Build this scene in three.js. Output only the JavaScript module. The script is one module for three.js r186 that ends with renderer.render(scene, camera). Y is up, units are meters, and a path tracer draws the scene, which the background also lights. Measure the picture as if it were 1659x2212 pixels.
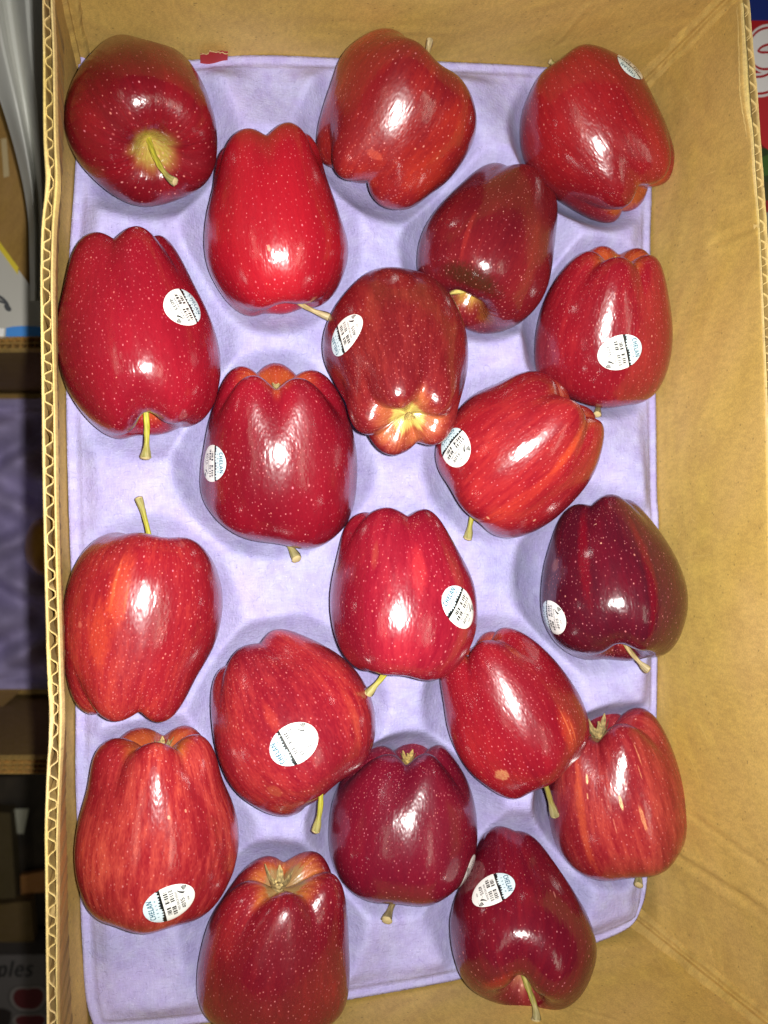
import * as THREE from 'three';
import { mergeGeometries, toCreasedNormals } from 'three/addons/utils/BufferGeometryUtils.js';
import { RectAreaLightUniformsLib } from 'three/addons/lights/RectAreaLightUniformsLib.js';
import { MeshBVH, acceleratedRaycast } from 'three-mesh-bvh';

const scene = new THREE.Scene();
// ---------- camera ----------
const CAM = { rx: -0.02611, ry: -0.1959, rz: -0.02796, f: 1988.366, h: 0.46519, cx: 829.5, cy: 1106 };
const camRows = (() => {
  const { rx, ry, rz } = CAM, [cx, sx, cy, sy, cz, sz] = [Math.cos(rx), Math.sin(rx), Math.cos(ry), Math.sin(ry), Math.cos(rz), Math.sin(rz)];
  const mul = (A, B) => A.map((r) => B[0].map((_, j) => r.reduce((s, v, k) => s + v * B[k][j], 0)));
  const R = mul(mul([[cz, -sz, 0], [sz, cz, 0], [0, 0, 1]], [[1, 0, 0], [0, cx, -sx], [0, sx, cx]]), [[cy, 0, sy], [0, 1, 0], [-sy, 0, cy]]);
  return R.map((r) => new THREE.Vector3(r[0], -r[2], r[1]));   // right, down, forward in world axes
})();
const [camRight, camDown, camFwd] = camRows, camPos = new THREE.Vector3(0, CAM.h, 0);
// photo position (1659 wide scale) -> the point of the plane at height y on that line of sight
function at(px, py, y = 0) {
  const d = new THREE.Vector3().addScaledVector(camRight, (px - CAM.cx) / CAM.f).addScaledVector(camDown, (py - CAM.cy) / CAM.f).add(camFwd);
  return camPos.clone().addScaledVector(d, (y - CAM.h) / d.y);
}
const camera = new THREE.PerspectiveCamera(2 * Math.atan(1106 / CAM.f) * 180 / Math.PI, .75, .01, 20);
camera.position.copy(camPos); camera.up.copy(camDown).negate(); camera.lookAt(camPos.clone().add(camFwd));
camera.focus = .425; camera.userData.fStop = 11; camera.updateMatrixWorld(true); scene.add(camera);
const renderer = new THREE.WebGLRenderer({ antialias: true });
renderer.toneMapping = THREE.LinearToneMapping; renderer.toneMappingExposure = 1; renderer.shadowMap.enabled = true;
scene.background = new THREE.Color(.025, .024, .022);           // the dim stock room around the box
RectAreaLightUniformsLib.init();
// the phone's flash beside its lens: the light that makes the picture
const flashAt = camPos.clone().addScaledVector(camRight, .012).addScaledVector(camDown, -.004);
{
  const g = new THREE.Group(); g.name = 'camera_flash'; g.position.copy(flashAt);
  g.userData = { label: 'small round white flash lamp shining straight down into the box', category: 'lamp' };
  const aim = new THREE.Quaternion().setFromUnitVectors(new THREE.Vector3(0, 0, 1), camFwd);
  const led = new THREE.Mesh(new THREE.CylinderGeometry(.0022, .0022, .0006, 24).rotateX(Math.PI / 2), new THREE.MeshStandardMaterial({ color: 0xffffff, emissive: 0xffffff, emissiveIntensity: 3 }));
  led.name = 'flash_lens'; led.quaternion.copy(aim); led.position.addScaledVector(camFwd, -.0015); g.add(led);
  const ring = new THREE.Mesh(new THREE.TorusGeometry(.0029, .0006, 10, 28), new THREE.MeshStandardMaterial({ color: 0x222222, roughness: .4 }));
  ring.name = 'flash_ring'; ring.quaternion.copy(aim); ring.position.addScaledVector(camFwd, -.0015); g.add(ring);
  scene.add(g);
  const flash = new THREE.SpotLight(new THREE.Color(1, .985, .95), 1.46, 0, 51 * Math.PI / 180, 1, 2);
  flash.position.copy(flashAt); flash.target.position.copy(flashAt.clone().addScaledVector(camFwd, .5)); flash.castShadow = true; flash.shadow.radius = .16; flash.shadow.mapSize.set(2048, 2048);
  scene.add(flash, flash.target);
}
// two fluorescent ceiling fittings of the stock room, overhead to the right and to the left
function ceilingLight(x, z, w, len, power, label) {
  const g = new THREE.Group(); g.name = scene.getObjectByName('ceiling_light') ? 'ceiling_light_001' : 'ceiling_light'; g.position.set(x, 2.4, z);
  g.userData = { label, category: 'ceiling light' };
  const pan = new THREE.Mesh(new THREE.BoxGeometry(w + .06, .06, len + .06), new THREE.MeshStandardMaterial({ color: 0xd8d8d2, roughness: .5 })); pan.name = 'housing'; pan.position.y = .034; g.add(pan);
  const dif = new THREE.Mesh(new THREE.BoxGeometry(w, .006, len), new THREE.MeshStandardMaterial({ color: 0xffffff, emissive: new THREE.Color(1, .93, .76), emissiveIntensity: 1 })); dif.name = 'diffuser'; g.add(dif);
  scene.add(g);
  const l = new THREE.RectAreaLight(new THREE.Color(1, .93, .76), power, w, len);
  l.position.set(x, 2.395, z); l.lookAt(x, 0, z); scene.add(l);
  l.rotation.set(-Math.PI / 2, 0, 0);
}
ceilingLight(1.05, .55, .30, 1.2, 3.4, 'long ceiling light overhead to the right of the fruit box');
ceilingLight(-1.5, .1, .30, 1.2, 1.9, 'long ceiling light overhead to the left of the fruit box');
// ---------- apple shape ----------
const PROFILE = [[0, .60], [.07, .62], [.15, .72], [.24, .87], [.37, .975], [.54, 1], [.72, .94], [.88, .79], [.97, .57], [1, .30], [.985, .03], [.94, -.24], [.875, -.48], [.80, -.68], [.71, -.84], [.61, -.945], [.50, -.995], [.39, -.985], [.28, -.935], [.17, -.87], [.08, -.83], [0, -.825]];
const profileAt = (() => {
  const c = new THREE.CatmullRomCurve3(PROFILE.map(([r, y]) => new THREE.Vector3(r, y, 0)), false, 'centripetal'), N = 400, t = [];
  for (let i = 0; i <= N; i++) t.push(c.getPointAt(i / N));
  return (s) => { const x = Math.min(Math.max(s, 0), 1) * N, i = Math.min(N - 1, Math.floor(x)), f = x - i; return [Math.max(0, t[i].x + (t[i + 1].x - t[i].x) * f), t[i].y + (t[i + 1].y - t[i].y) * f]; };
})();
const sstep = (a, b, x) => { const t = Math.min(Math.max((x - a) / (b - a), 0), 1); return t * t * (3 - 2 * t); };
const rng = (seed) => { let a = seed >>> 0; return () => { a = (a + 0x6d2b79f5) | 0; let t = Math.imul(a ^ (a >>> 15), 1 | a); t = (t + Math.imul(t ^ (t >>> 7), 61 | t)) ^ t; return ((t ^ (t >>> 14)) >>> 0) / 4294967296; }; };
const STATIONS = [-.95, -.55, -.1, .4, .85];
// a point of the skin: s runs from stem hollow to blossom end, phi around; local axes: y to the stem, z to the viewer
function appleLocal(p, s, phi, out) {
  let [r, y] = profileAt(s);
  const ph = phi + p.roll, lob = Math.sqrt(Math.cos(2.5 * ph) ** 2 + .012), k = ((Math.floor((ph + Math.PI / 5) / (Math.PI * .4)) % 5) + 5) % 5;
  const amp = p.lobes ? p.lobes[k] : 1;
  const low = sstep(-.15, -1, y) * sstep(1.02, .93, s), tip = sstep(-.35, -.95, y) * sstep(1.0, .9, s), high = sstep(.35, .95, y) * sstep(-.02, .16, s);
  const smooth5 = Math.cos(5 * ph) * .5 + .12 * Math.cos(2 * ph + p.seed);
  const tap = 1 + (p.taper - .8) * sstep(.5, -1, y) * 1.0;
  const lobR = (.5 + .5 * Math.cos(5 * ph)) * .9 + .05, lr = lobR + (lob - lobR) * tip;
  r *= tap * (1 + p.A * (.36 * low * (lr - .60) * amp) + .10 * p.A * high * smooth5 + .05 * p.A * Math.cos(5 * ph) * sstep(-1.2, .5, y) * sstep(1, .2, y));
  y -= p.A * .46 * tip * (lob * amp - .75);
  y += p.A * .10 * high * smooth5;
  if (p.notch) { const d = Math.min(phi % (2 * Math.PI), 2 * Math.PI - phi % (2 * Math.PI)); y -= p.notch * high * Math.exp(-((d / .45) ** 2)); }   // a dip in the near shoulder lets the hollow show
  let x = Math.sin(phi) * r, z = Math.cos(phi) * r * (p.deep ?? 1);
  // sideways swelling fitted on each flank
  const wr = .5 + .5 * Math.max(-1, Math.min(1, x * 1.25)), yy = Math.max(-1, Math.min(1, y));
  let fl = 0, fr = 0, W = 0;
  for (let i = 0; i < 5; i++) { const w = Math.exp(-(((yy - STATIONS[i]) / .36) ** 2)); W += w; fl += w * p.L5[i]; fr += w * p.R5[i]; }
  const side = (fr * wr * wr * (3 - 2 * wr) + fl * (1 - wr * wr * (3 - 2 * wr))) / W;
  x *= 1 + side; x += p.bend * (yy * yy - .3);
  // end caps: the ends pushed further out on one flank than on the other
  y += (y > 0 ? p.capT : p.capB) * x * Math.abs(yy);
  return out.set(x * p.R, y * p.Lh, z * p.R);
}
function appleFrame(p) {
  const c = at(p.cx, p.cy, p.yc), v = camPos.clone().sub(c).normalize();
  const r = camRight.clone().addScaledVector(v, -camRight.dot(v)).normalize(), dn = v.clone().cross(r).negate();
  const ax = r.clone().multiplyScalar(Math.cos(p.al)).addScaledVector(dn, Math.sin(p.al)).multiplyScalar(Math.cos(p.be)).addScaledVector(v, Math.sin(p.be)).normalize();
  const Z = v.clone().addScaledVector(ax, -v.dot(ax)).normalize(), X = ax.clone().cross(Z);
  return new THREE.Matrix4().makeBasis(X, ax, Z).setPosition(c);
}
// ---------- helpers ----------
THREE.Mesh.prototype.raycast = acceleratedRaycast;
const lerp = THREE.MathUtils.lerp, clamp = THREE.MathUtils.clamp, V = (x, y, z) => new THREE.Vector3(x, y, z);
const taken = {};
const numbered = (n) => { const k = taken[n] = (taken[n] ?? -1) + 1; return k ? n + '_' + String(k).padStart(3, '0') : n; };
function thing(name, label, category, pos, group) {
  const o = new THREE.Group(); o.name = numbered(name); o.position.copy(pos); o.userData = { label, category }; if (group) o.userData.group = group;
  scene.add(o); o.updateMatrixWorld(true); return o;
}
// a part whose geometry is given in world metres, hung under a thing (or a part of it)
function part(name, geo, mat, parent) {
  const m = new THREE.Mesh(geo, mat); m.name = name; m.castShadow = m.receiveShadow = true;
  const o = parent.getWorldPosition(V(0, 0, 0)); geo.translate(-o.x, -o.y, -o.z); parent.add(m); m.updateMatrixWorld(true); return m;
}
const H1 = (a, b, c) => { let h = Math.imul(a, 374761393) ^ Math.imul(b, 668265263) ^ Math.imul(c, 2147483647 - 1274126177); h = Math.imul(h ^ (h >>> 13), 1274126177); return ((h ^ (h >>> 16)) >>> 0) / 4294967296; };
function noise(x, y, z = 0) {
  const i = Math.floor(x), j = Math.floor(y), k = Math.floor(z), f = x - i, g = y - j, h = z - k, u = f * f * (3 - 2 * f), v = g * g * (3 - 2 * g), w = h * h * (3 - 2 * h);
  const L = (a, b, t) => a + (b - a) * t;
  return L(L(L(H1(i, j, k), H1(i + 1, j, k), u), L(H1(i, j + 1, k), H1(i + 1, j + 1, k), u), v), L(L(H1(i, j, k + 1), H1(i + 1, j, k + 1), u), L(H1(i, j + 1, k + 1), H1(i + 1, j + 1, k + 1), u), v), w);
}
const fbm = (x, y, z = 0, o = 4) => { let s = 0, a = .5, t = 0; for (let i = 0; i < o; i++) { s += a * noise(x, y, z); t += a; x = x * 2.03 + 7.1; y = y * 2.03 + 3.7; z = z * 2.03 + 1.3; a *= .5; } return s / t; };
function dataTex(w, h, fn, srgb, repeat = true) {
  const d = new Uint8Array(w * h * 4), c = [0, 0, 0];
  for (let y = 0; y < h; y++) for (let x = 0; x < w; x++) { fn(x, y, c); const i = (y * w + x) * 4; d[i] = clamp(c[0], 0, 255); d[i + 1] = clamp(c[1], 0, 255); d[i + 2] = clamp(c[2], 0, 255); d[i + 3] = 255; }
  return texOf(d, w, h, srgb, repeat);
}
function texOf(d, w, h, srgb, repeat) {
  const t = new THREE.DataTexture(d, w, h); t.magFilter = THREE.LinearFilter; t.minFilter = THREE.LinearFilter; if (srgb) t.colorSpace = THREE.SRGBColorSpace;
  t.wrapS = t.wrapT = repeat ? THREE.RepeatWrapping : THREE.ClampToEdgeWrapping; t.needsUpdate = true; return t;
}
// grid of points (rows x cols) -> geometry; uv in metres or given
function gridGeo(rows, cols, pt, uv) {
  const P = [], U = [], I = [], v = V(0, 0, 0), q = [0, 0];
  for (let i = 0; i <= rows; i++) for (let j = 0; j <= cols; j++) { pt(i / rows, j / cols, v); P.push(v.x, v.y, v.z); uv(i / rows, j / cols, v, q); U.push(q[0], q[1]); }
  for (let i = 0; i < rows; i++) for (let j = 0; j < cols; j++) { const a = i * (cols + 1) + j, b = a + cols + 1; I.push(a, b, a + 1, b, b + 1, a + 1); }
  const g = new THREE.BufferGeometry(); g.setAttribute('position', new THREE.Float32BufferAttribute(P, 3)); g.setAttribute('uv', new THREE.Float32BufferAttribute(U, 2)); g.setIndex(I); g.computeVertexNormals(); return g;
}
const piece = (tab) => (x) => { let i = 0; while (i < tab.length - 2 && x > tab[i + 1][0]) i++; const [a, b] = [tab[i], tab[i + 1]]; return lerp(a[1], b[1], (x - a[0]) / (b[0] - a[0])); };
// smooth reading of a table
const smoothPiece = (tab, r = .006) => { const f = piece(tab); return (x) => (f(x - r) + 2 * f(x - r / 2) + 2 * f(x) + 2 * f(x + r / 2) + f(x + r)) / 8; };
const ray = new THREE.Raycaster();
function castPhoto(px, py, meshes) {
  const d = V(0, 0, 0).addScaledVector(camRight, (px - CAM.cx) / CAM.f).addScaledVector(camDown, (py - CAM.cy) / CAM.f).add(camFwd).normalize();
  ray.set(camPos, d); ray.far = 5; return ray.intersectObjects(meshes, false)[0];
}

// ---------- cardboard ----------
const kraft = dataTex(1024, 1024, (x, y, c) => {
  const X = x / 1024, Y = y / 1024, a = X * 6.2832, b = Y * 6.2832, w = Math.cos(a) * 1.5 + 9, u = Math.sin(a) * 1.5 + 9, s = Math.cos(b) * 1.5, t = Math.sin(b) * 1.5;
  const big = fbm(w + s, u + t, s - t * .7, 3), mid = fbm(w * 5 + s * 5, u * 5 + t * 5, (s - t) * 5, 3), grain = H1(x, y, 3), fib = noise(x * .35, y * .12, 5);
  const k = 1 + (big - .5) * .09 + (mid - .5) * .11 + (grain - .5) * .13 + (fib - .5) * .07;
  c[0] = 193 * k; c[1] = 162 * k + (mid - .5) * 5; c[2] = 98 * k * (1 + (big - .5) * .3);
  if (H1(x >> 1, y >> 1, 77) > .9975) { c[0] *= .8; c[1] *= .8; c[2] *= .8; }
}, true);
{ // pale scuffs and fibres in the paper
  const d = kraft.image.data, R = rng(91);
  for (let n = 0; n < 170; n++) { let x = R() * 1024, y = R() * 1024, a = R() < .6 ? Math.PI / 2 + (R() - .5) * .5 : R() * 6.28, L = 4 + R() * R() * 60, o = .10 + R() * .22; for (let t = 0; t < L; t += .7) { a += (R() - .5) * .06; x += Math.cos(a) * .7; y += Math.sin(a) * .7; const i = (((y | 0) & 1023) * 1024 + ((x | 0) & 1023)) * 4; d[i] += (236 - d[i]) * o; d[i + 1] += (212 - d[i + 1]) * o; d[i + 2] += (150 - d[i + 2]) * o; } }
}
const kraftBump = dataTex(512, 512, (x, y, c) => { c[0] = c[1] = c[2] = 128 + (fbm(x * .11, y * .11, 2, 4) - .5) * 130 + (noise(x * .6, y * .25, 4) - .5) * 30 + (H1(x, y, 8) - .5) * 40 + 16 * Math.sin(x / 512 * 47 * 6.2832); }, false);
const kraftMat = (tone = 1, tint = [1, 1, 1]) => new THREE.MeshStandardMaterial({ map: kraft, bumpMap: kraftBump, bumpScale: .00022, roughness: .82, color: new THREE.Color(tone * tint[0], tone * tint[1], tone * tint[2]) });
const mWall = kraftMat(1, [1.0, .965, .74]), mEdge = new THREE.MeshStandardMaterial({ map: kraft, roughness: .95, vertexColors: true });   // cut edges: bare pale fibre on top, brown faces darkened as painted shade
const PALE_CUT = [1.32, 1.42, 1.62], SHADED_FACE = [.62, .60, .50];
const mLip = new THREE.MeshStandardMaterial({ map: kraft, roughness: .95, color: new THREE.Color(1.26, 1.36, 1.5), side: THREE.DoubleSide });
function cutColors(g, yTop) { const p = g.attributes.position, c = new Float32Array(p.count * 3); for (let i = 0; i < p.count; i++) { const k = p.getY(i) > yTop - .0016 ? PALE_CUT : SHADED_FACE; c.set(k, i * 3); } g.setAttribute('color', new THREE.BufferAttribute(c, 3)); return g; }
const uvM = (u, v) => (i, j, p, q) => { q[0] = u(p) / .42; q[1] = v(p) / .42; };

// edges of the box read off the rim and the tray, by photo row: [row, outer face, its inside, lining outside, lining inside]
const RIM = CAM.h - .37775, FLOOR = -.062;
const LEFT = [[-260, 86, 91, 104, 113], [0, 91, 95, 107, 116], [110, 92.5, 97.5, 112, 121], [273, 93, 99.5, 113.5, 123.4], [340, 95, 103, 115, 126], [372, 99, 110, 117, 128.5], [402, 99, 109, 115, 131], [440, 94, 100, 112, 125], [491, 89, 94.7, 109.4, 120], [608, 87, 91.8, 107.4, 117], [725, 88, 93.8, 110, 118], [842, 90, 95.7, 113, 121], [981, 91, 97.7, 114, 124], [1098, 93, 99.6, 116, 125], [1215, 95.7, 102.5, 118, 128], [1394, 99.6, 106.4, 124, 133], [1480, 103, 112, 125, 135.5], [1530, 107, 117, 125.5, 138.7], [1589, 106, 114, 124.5, 137.5], [1667, 100.6, 106.4, 125, 132], [1793, 96.2, 102.8, 120, 127], [1947, 98, 104, 120.5, 127], [2100, 99.5, 105, 119, 126], [2540, 104, 110, 124, 131]];
const RIGHT = [[-200, 1607, 1604.5, 1593, 1587], [0, 1619, 1617, 1605, 1599], [61, 1625, 1622.5, 1610, 1601.5], [98, 1628, 1625.5, 1613.7, 1602.7], [137, 1631, 1629, 1618.6, 1602.7], [195, 1637, 1634.5, 1621, 1606], [257, 1641, 1638.5, 1625.5, 1612.5], [281, 1642.5, 1640, 1627, 1621], [366, 1649, 1646.5, 1632, 1624.7], [464, 1656, 1653.5, 1639, 1634.5], [560, 1662, 1659, 1644, 1640], [854, 1681, 1678, 1658, 1652], [1400, 1692, 1689, 1670, 1664], [2400, 1700, 1697, 1678, 1672]];
const toZX = (rows, k) => rows.map((r) => { const p = at(r[k], r[0], RIM); return [p.z, p.x]; });
const rimL = [1, 2, 3, 4].map((k) => smoothPiece(toZX(LEFT, k))), rimR = [1, 2, 3, 4].map((k) => smoothPiece(toZX(RIGHT, k)));
const line0 = (pts) => pts.map(([x, y]) => at(x, y, 0));
const EL = line0([[172, 60], [168, 112], [166, 250], [163, 355], [147, 600], [143, 846], [148, 1090], [158, 1350], [163, 1526], [163, 1685], [170, 1850], [177, 2027], [190, 2170], [196, 2250], [200, 2330]]);
const ER = line0([[1392, 100], [1394, 171], [1406, 290], [1409, 408], [1408, 540], [1417, 854], [1421, 1080], [1424, 1115], [1422, 1350], [1421, 1534], [1416, 1850], [1415, 2017], [1416, 2150]]);
const baseL = smoothPiece(EL.map((p) => [p.z, p.x - .0006])), baseR = smoothPiece(ER.map((p) => [p.z, p.x + .0006]));
const EB = line0([[60, 108], [168, 116], [300, 124], [413, 129], [572, 119], [729, 125], [957, 133], [1178, 145], [1394, 171], [1500, 184]]), EF = line0([[60, 2262], [185, 2250], [430, 2215], [752, 2165], [996, 2119], [1293, 2042], [1415, 2017], [1560, 1990]]);
const baseB = smoothPiece(EB.map((p) => [p.x, p.z - .0006])), baseF = smoothPiece(EF.map((p) => [p.x, p.z + .0006]));
const cTL = at(114.5, -131, RIM), cTR = at(1597, -31, RIM), cBL = at(130.8, 2503, RIM), cBR = at(1670.4, 2222, RIM);
const zB = (x) => lerp(cTL.z, cTR.z, (x - cTL.x) / (cTR.x - cTL.x)), zF = (x) => lerp(cBL.z, cBR.z, (x - cBL.x) / (cBR.x - cBL.x));

const box = thing('cardboard_box', 'open brown corrugated cardboard box holding the purple tray of red apples', 'box', V(.09, FLOOR, -.01));
const wrinkle = (a, b, c = 0) => (fbm(a * 26 + c, b * 26, c, 3) - .5) * .0005 + (noise(a * 9, b * 9, c + 4) - .5) * .0011;
// creases in the walls: photo ends of each, filled in below by where they fall on the wall
const creases = [];
const creaseAt = (p) => { let d = 0; for (const c of creases) { const t = clamp(p.clone().sub(c.a).dot(c.t) / c.l, 0, 1), q = c.a.clone().addScaledVector(c.t, t * c.l).distanceTo(p); d += c.h * Math.exp(-((q / c.w) ** 2)) * Math.min(1, 6 * t, 6 * (1 - t) + .2) - .5 * c.h * Math.exp(-(((q - c.w * 1.7) / c.w) ** 2)); } return d; };
function sideWall(rim, base, sgn, z0, z1) {   // profile: over the cut edge of the lining, then down inside the box
  const N = 260, K = 40;
  return gridGeo(N, K + 4, (i, j, v) => {
    const z = lerp(z0(RIM), z1(RIM), i), k = Math.round(j * (K + 4)), ri = rim[3](z), ro = rim[2](z), t = ri - ro, b = base(z);
    if (k === 0) v.set(ro + (base(z) - ri) / RIM * .05, RIM - .05, z); else if (k === 1) v.set(ro, RIM - .0005, z); else if (k === 2) v.set(ro + t * .3, RIM + .0002 + .0003 * noise(z * 400, 1), z); else if (k === 3) v.set(ro + t * .75, RIM + .0003 * noise(z * 300, 6), z);
    else {
      const s = (k - 4) / K, y = s < .72 ? lerp(RIM - .0009, 0, s / .72) : lerp(0, FLOOR, (s - .72) / .28), f = clamp((RIM - y) / RIM, 0, 1.6);
      const zz = lerp(z, lerp(z0(0), z1(0), i), f), x = lerp(ri, base(zz), Math.min(f, 1)) + (f > 1 ? 0 : 0), m = Math.sin(Math.PI * Math.min(f, 1)), p = V(x, y, zz);
      v.set(x - sgn * (wrinkle(y, zz, sgn) * m + creaseAt(p) + (sgn > 0 ? .0052 * Math.pow(m, .8) * sstep(0, .09, i) * sstep(1, .93, i) : 0)), y, zz);   // the left wall bellies out where the fruit leans on it
    }
  }, uvM((p) => p.z, (p) => p.y + sgn * .13));
}
function endWall(base, rimZ, sgn, x0, x1) {
  const N = 180, K = 36;
  return gridGeo(N, K, (i, j, v) => {
    const y = j < .72 ? lerp(RIM, 0, j / .72) : lerp(0, FLOOR, (j - .72) / .28), f = clamp((RIM - y) / RIM, 0, 1);
    const xr = lerp(x0(RIM), x1(RIM), i), xb = lerp(x0(0), x1(0), i), x = lerp(xr, xb, f), z = lerp(rimZ(xr), base(xb), f), m = Math.sin(Math.PI * f);
    v.set(x, y, z - sgn * (wrinkle(x, y, 7 + sgn) * m + creaseAt(V(x, y, z))));
  }, uvM((p) => p.x + .21, (p) => p.y + sgn * .3));
}
const zT = (yL) => (y) => y > .01 ? yL[0] : yL[1];
const side = {
  L: () => sideWall(rimL, baseL, 1, zT([cTL.z, at(168, 114, 0).z]), zT([cBL.z, at(190, 2250, 0).z])),
  R: () => sideWall(rimR, baseR, -1, zT([cTR.z, at(1394, 171, 0).z]), zT([cBR.z, at(1415, 2017, 0).z])),
  B: () => endWall(baseB, zB, -1, zT([cTL.x, at(168, 114, 0).x]), zT([cTR.x, at(1394, 171, 0).x])),
  F: () => endWall(baseF, zF, 1, zT([cBL.x, at(188, 2250, 0).x]), zT([cBR.x, at(1415, 2017, 0).x])),
};
{
  const probe = ['L', 'R', 'B', 'F'].map((k) => { const m = new THREE.Mesh(side[k](), mWall); m.geometry.boundsTree = new MeshBVH(m.geometry); m.material.side = THREE.DoubleSide; return m; });
  for (const [x0, y0, x1, y1, h, w] of [[1480, 1752, 1655, 1876, .0008, .0022], [1440, 1838, 1655, 1972, .0016, .0026], [1530, 2020, 1552, 2112, .0007, .0014], [1500, 2092, 1600, 2112, .0006, .0013], [1233, 2178, 1345, 2208, .0007, .0012], [1530, 530, 1636, 486, .0012, .002], [1199, 98, 1275, 7, .0007, .0018], [520, 6, 526, 76, .0004, .0012], [1290, 230, 1390, 180, .0006, .0016], [1440, 700, 1455, 930, .0004, .002], [1470, 1180, 1478, 1420, .0004, .002], [700, 60, 1000, 72, .0004, .003], [1120, 2140, 1180, 2200, .0005, .0015]]) {
    const a = castPhoto(x0, y0, probe), b = castPhoto(x1, y1, probe); if (!a || !b) continue;
    const t = b.point.clone().sub(a.point), l = t.length(); creases.push({ a: a.point.clone(), t: t.normalize(), l, h: h * .75, w: w * .85 });
  }
}
const pL = part('side_panel', side.L(), mWall, box), pR = part('side_panel', side.R(), mWall, box);
part('end_panel', side.B(), mWall, box); part('end_panel', side.F(), mWall, box);
// pale torn lip along the inner edge of both cut rims, and the pressed folds at the four corners
for (const [m, rim] of [[pL, rimL], [pR, rimR]]) part('cut_edge', gridGeo(300, 4, (i, j, v) => { const z = lerp(cTL.z, cBL.z, i), a = rim[2](z), c = rim[3](z); v.set(lerp(a, c, lerp(-.04, 1.03, j)), RIM + (j === 0 ? -.004 : j === 1 ? -.0022 - .0012 * noise(z * 700, 2) : .0007 + .0003 * noise(z * 500, j * 9)), z); }, uvM((p) => p.z, (p) => p.x)), mLip, m);
for (const [b0, r0, dx, dz] of [[at(1394, 171, 0), cTR, -1, 1], [at(168, 114, 0), cTL, 1, 1], [at(1415, 2017, 0), cBR, -1, -1], [at(188, 2250, 0), cBL, 1, -1]]) {
  const low = b0.clone().addScaledVector(r0.clone().sub(b0), FLOOR / RIM * .8);
  part('corner_fold', gridGeo(60, 10, (i, j, v) => { const c = low.clone().lerp(r0, i), w = .0042 + .0012 * noise(i * 9, 3), a = c.clone().add(V(dx * w, 0, 0)), e = c.clone().add(V(0, 0, dz * w)), q = (1 - j) * (1 - j), r = 2 * j * (1 - j), t = j * j, lift = .0011 + .0008 * Math.sin(j * Math.PI) * 0 + .0007 * Math.exp(-(((j - .34) / .1) ** 2)) - .0010 * Math.exp(-(((j - .58) / .1) ** 2)) + .0006 * (noise(i * 30, j * 4) - .5); v.set(a.x * q + c.x * r + e.x * t + dx * lift, c.y, a.z * q + c.z * r + e.z * t + dz * lift); if (j === 0) v.z -= dz * .003; if (j === 1) v.x -= dx * .003; }, uvM((p) => p.x + p.z, (p) => p.y)), mWall, box);
}
part('base_panel', new THREE.BoxGeometry(.318, .004, .49).translate(.0925, FLOOR - .003, -.011), mWall, box);
// outer sheets and the zigzag sheet between, seen on the cut rims of the two long sides
const leanL = (z) => (baseL(z) - rimL[3](z)) / RIM, leanR = (z) => (baseR(z) - rimR[3](z)) / RIM;   // the sheets lean with the wall
function strip(f0, f1, z0, z1, n, y1, y0, parent, name, mat, lean) {   // a standing sheet from x = f0(z) to x = f1(z), y0 to y1
  const prof = [[0, y0], [0, 0], [0, y1 - .0020], [0, y1 - .0003], [.25, y1], [.75, y1], [1, y1 - .0003], [1, y1 - .0020], [1, 0], [1, y0]];
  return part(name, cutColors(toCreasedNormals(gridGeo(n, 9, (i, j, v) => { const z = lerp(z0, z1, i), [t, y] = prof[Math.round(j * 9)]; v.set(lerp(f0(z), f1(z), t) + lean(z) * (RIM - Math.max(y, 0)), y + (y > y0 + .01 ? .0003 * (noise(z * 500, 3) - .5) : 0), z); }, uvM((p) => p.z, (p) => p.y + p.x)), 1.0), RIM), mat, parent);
}
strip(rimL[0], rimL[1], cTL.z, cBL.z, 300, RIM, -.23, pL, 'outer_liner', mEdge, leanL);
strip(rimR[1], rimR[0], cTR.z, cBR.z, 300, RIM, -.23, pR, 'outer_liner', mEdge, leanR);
function fluting(fo, fi, z0, z1, period, parent, phase, lean) {
  const per = 16, n = Math.round((z1 - z0) / period * per), h = .00030, C = [], R = rng(phase * 100 + 7), jit = []; for (let k = 0; k < 90; k++) jit.push((R() - .5) * .5, .75 + R() * .5);
  for (let i = 0; i <= n; i++) {
    const z = lerp(z0, z1, i / n), u = (z - z0) / period + phase, k = Math.floor(u) % 80, a = (u + .16 * Math.sin(u * 1.3) + .09 * jit[2 * k] * Math.sin((u % 1) * Math.PI) ** 2) * 2 * Math.PI;
    const s = clamp(.5 + (.50 + .18 * jit[(2 * k + 31) % 150]) * (.62 + .38 * noise(u * .37, phase * 9, 3)) * 1.25 * Math.sin(a) * (1 - .10 * Math.abs(Math.sin(a))) + .05 * Math.sin(3 * a), .02, .98); C.push(V(lerp(fo(z), fi(z), s), 0, z));
  }
  const nrm = C.map((c, i) => { const t = C[Math.min(n, i + 1)].clone().sub(C[Math.max(0, i - 1)]).normalize(); return V(t.z, 0, -t.x); });
  const prof = [[-1, RIM - .05], [-1, RIM - .0018], [-1, RIM - .0011], [-.5, RIM - .0007], [.5, RIM - .0007], [1, RIM - .0011], [1, RIM - .0018], [1, RIM - .05]];
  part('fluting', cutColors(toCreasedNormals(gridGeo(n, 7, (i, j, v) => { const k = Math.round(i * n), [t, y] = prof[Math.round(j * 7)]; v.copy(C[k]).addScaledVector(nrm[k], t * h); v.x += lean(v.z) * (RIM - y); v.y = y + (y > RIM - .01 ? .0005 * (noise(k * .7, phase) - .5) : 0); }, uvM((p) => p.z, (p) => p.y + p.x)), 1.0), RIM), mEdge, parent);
}
fluting(rimL[1], rimL[2], cTL.z, cBL.z, .00895, pL, .15, leanL); fluting(rimR[1], rimR[2], cTR.z, cBR.z, .00895, pR, .4, leanR);
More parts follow.
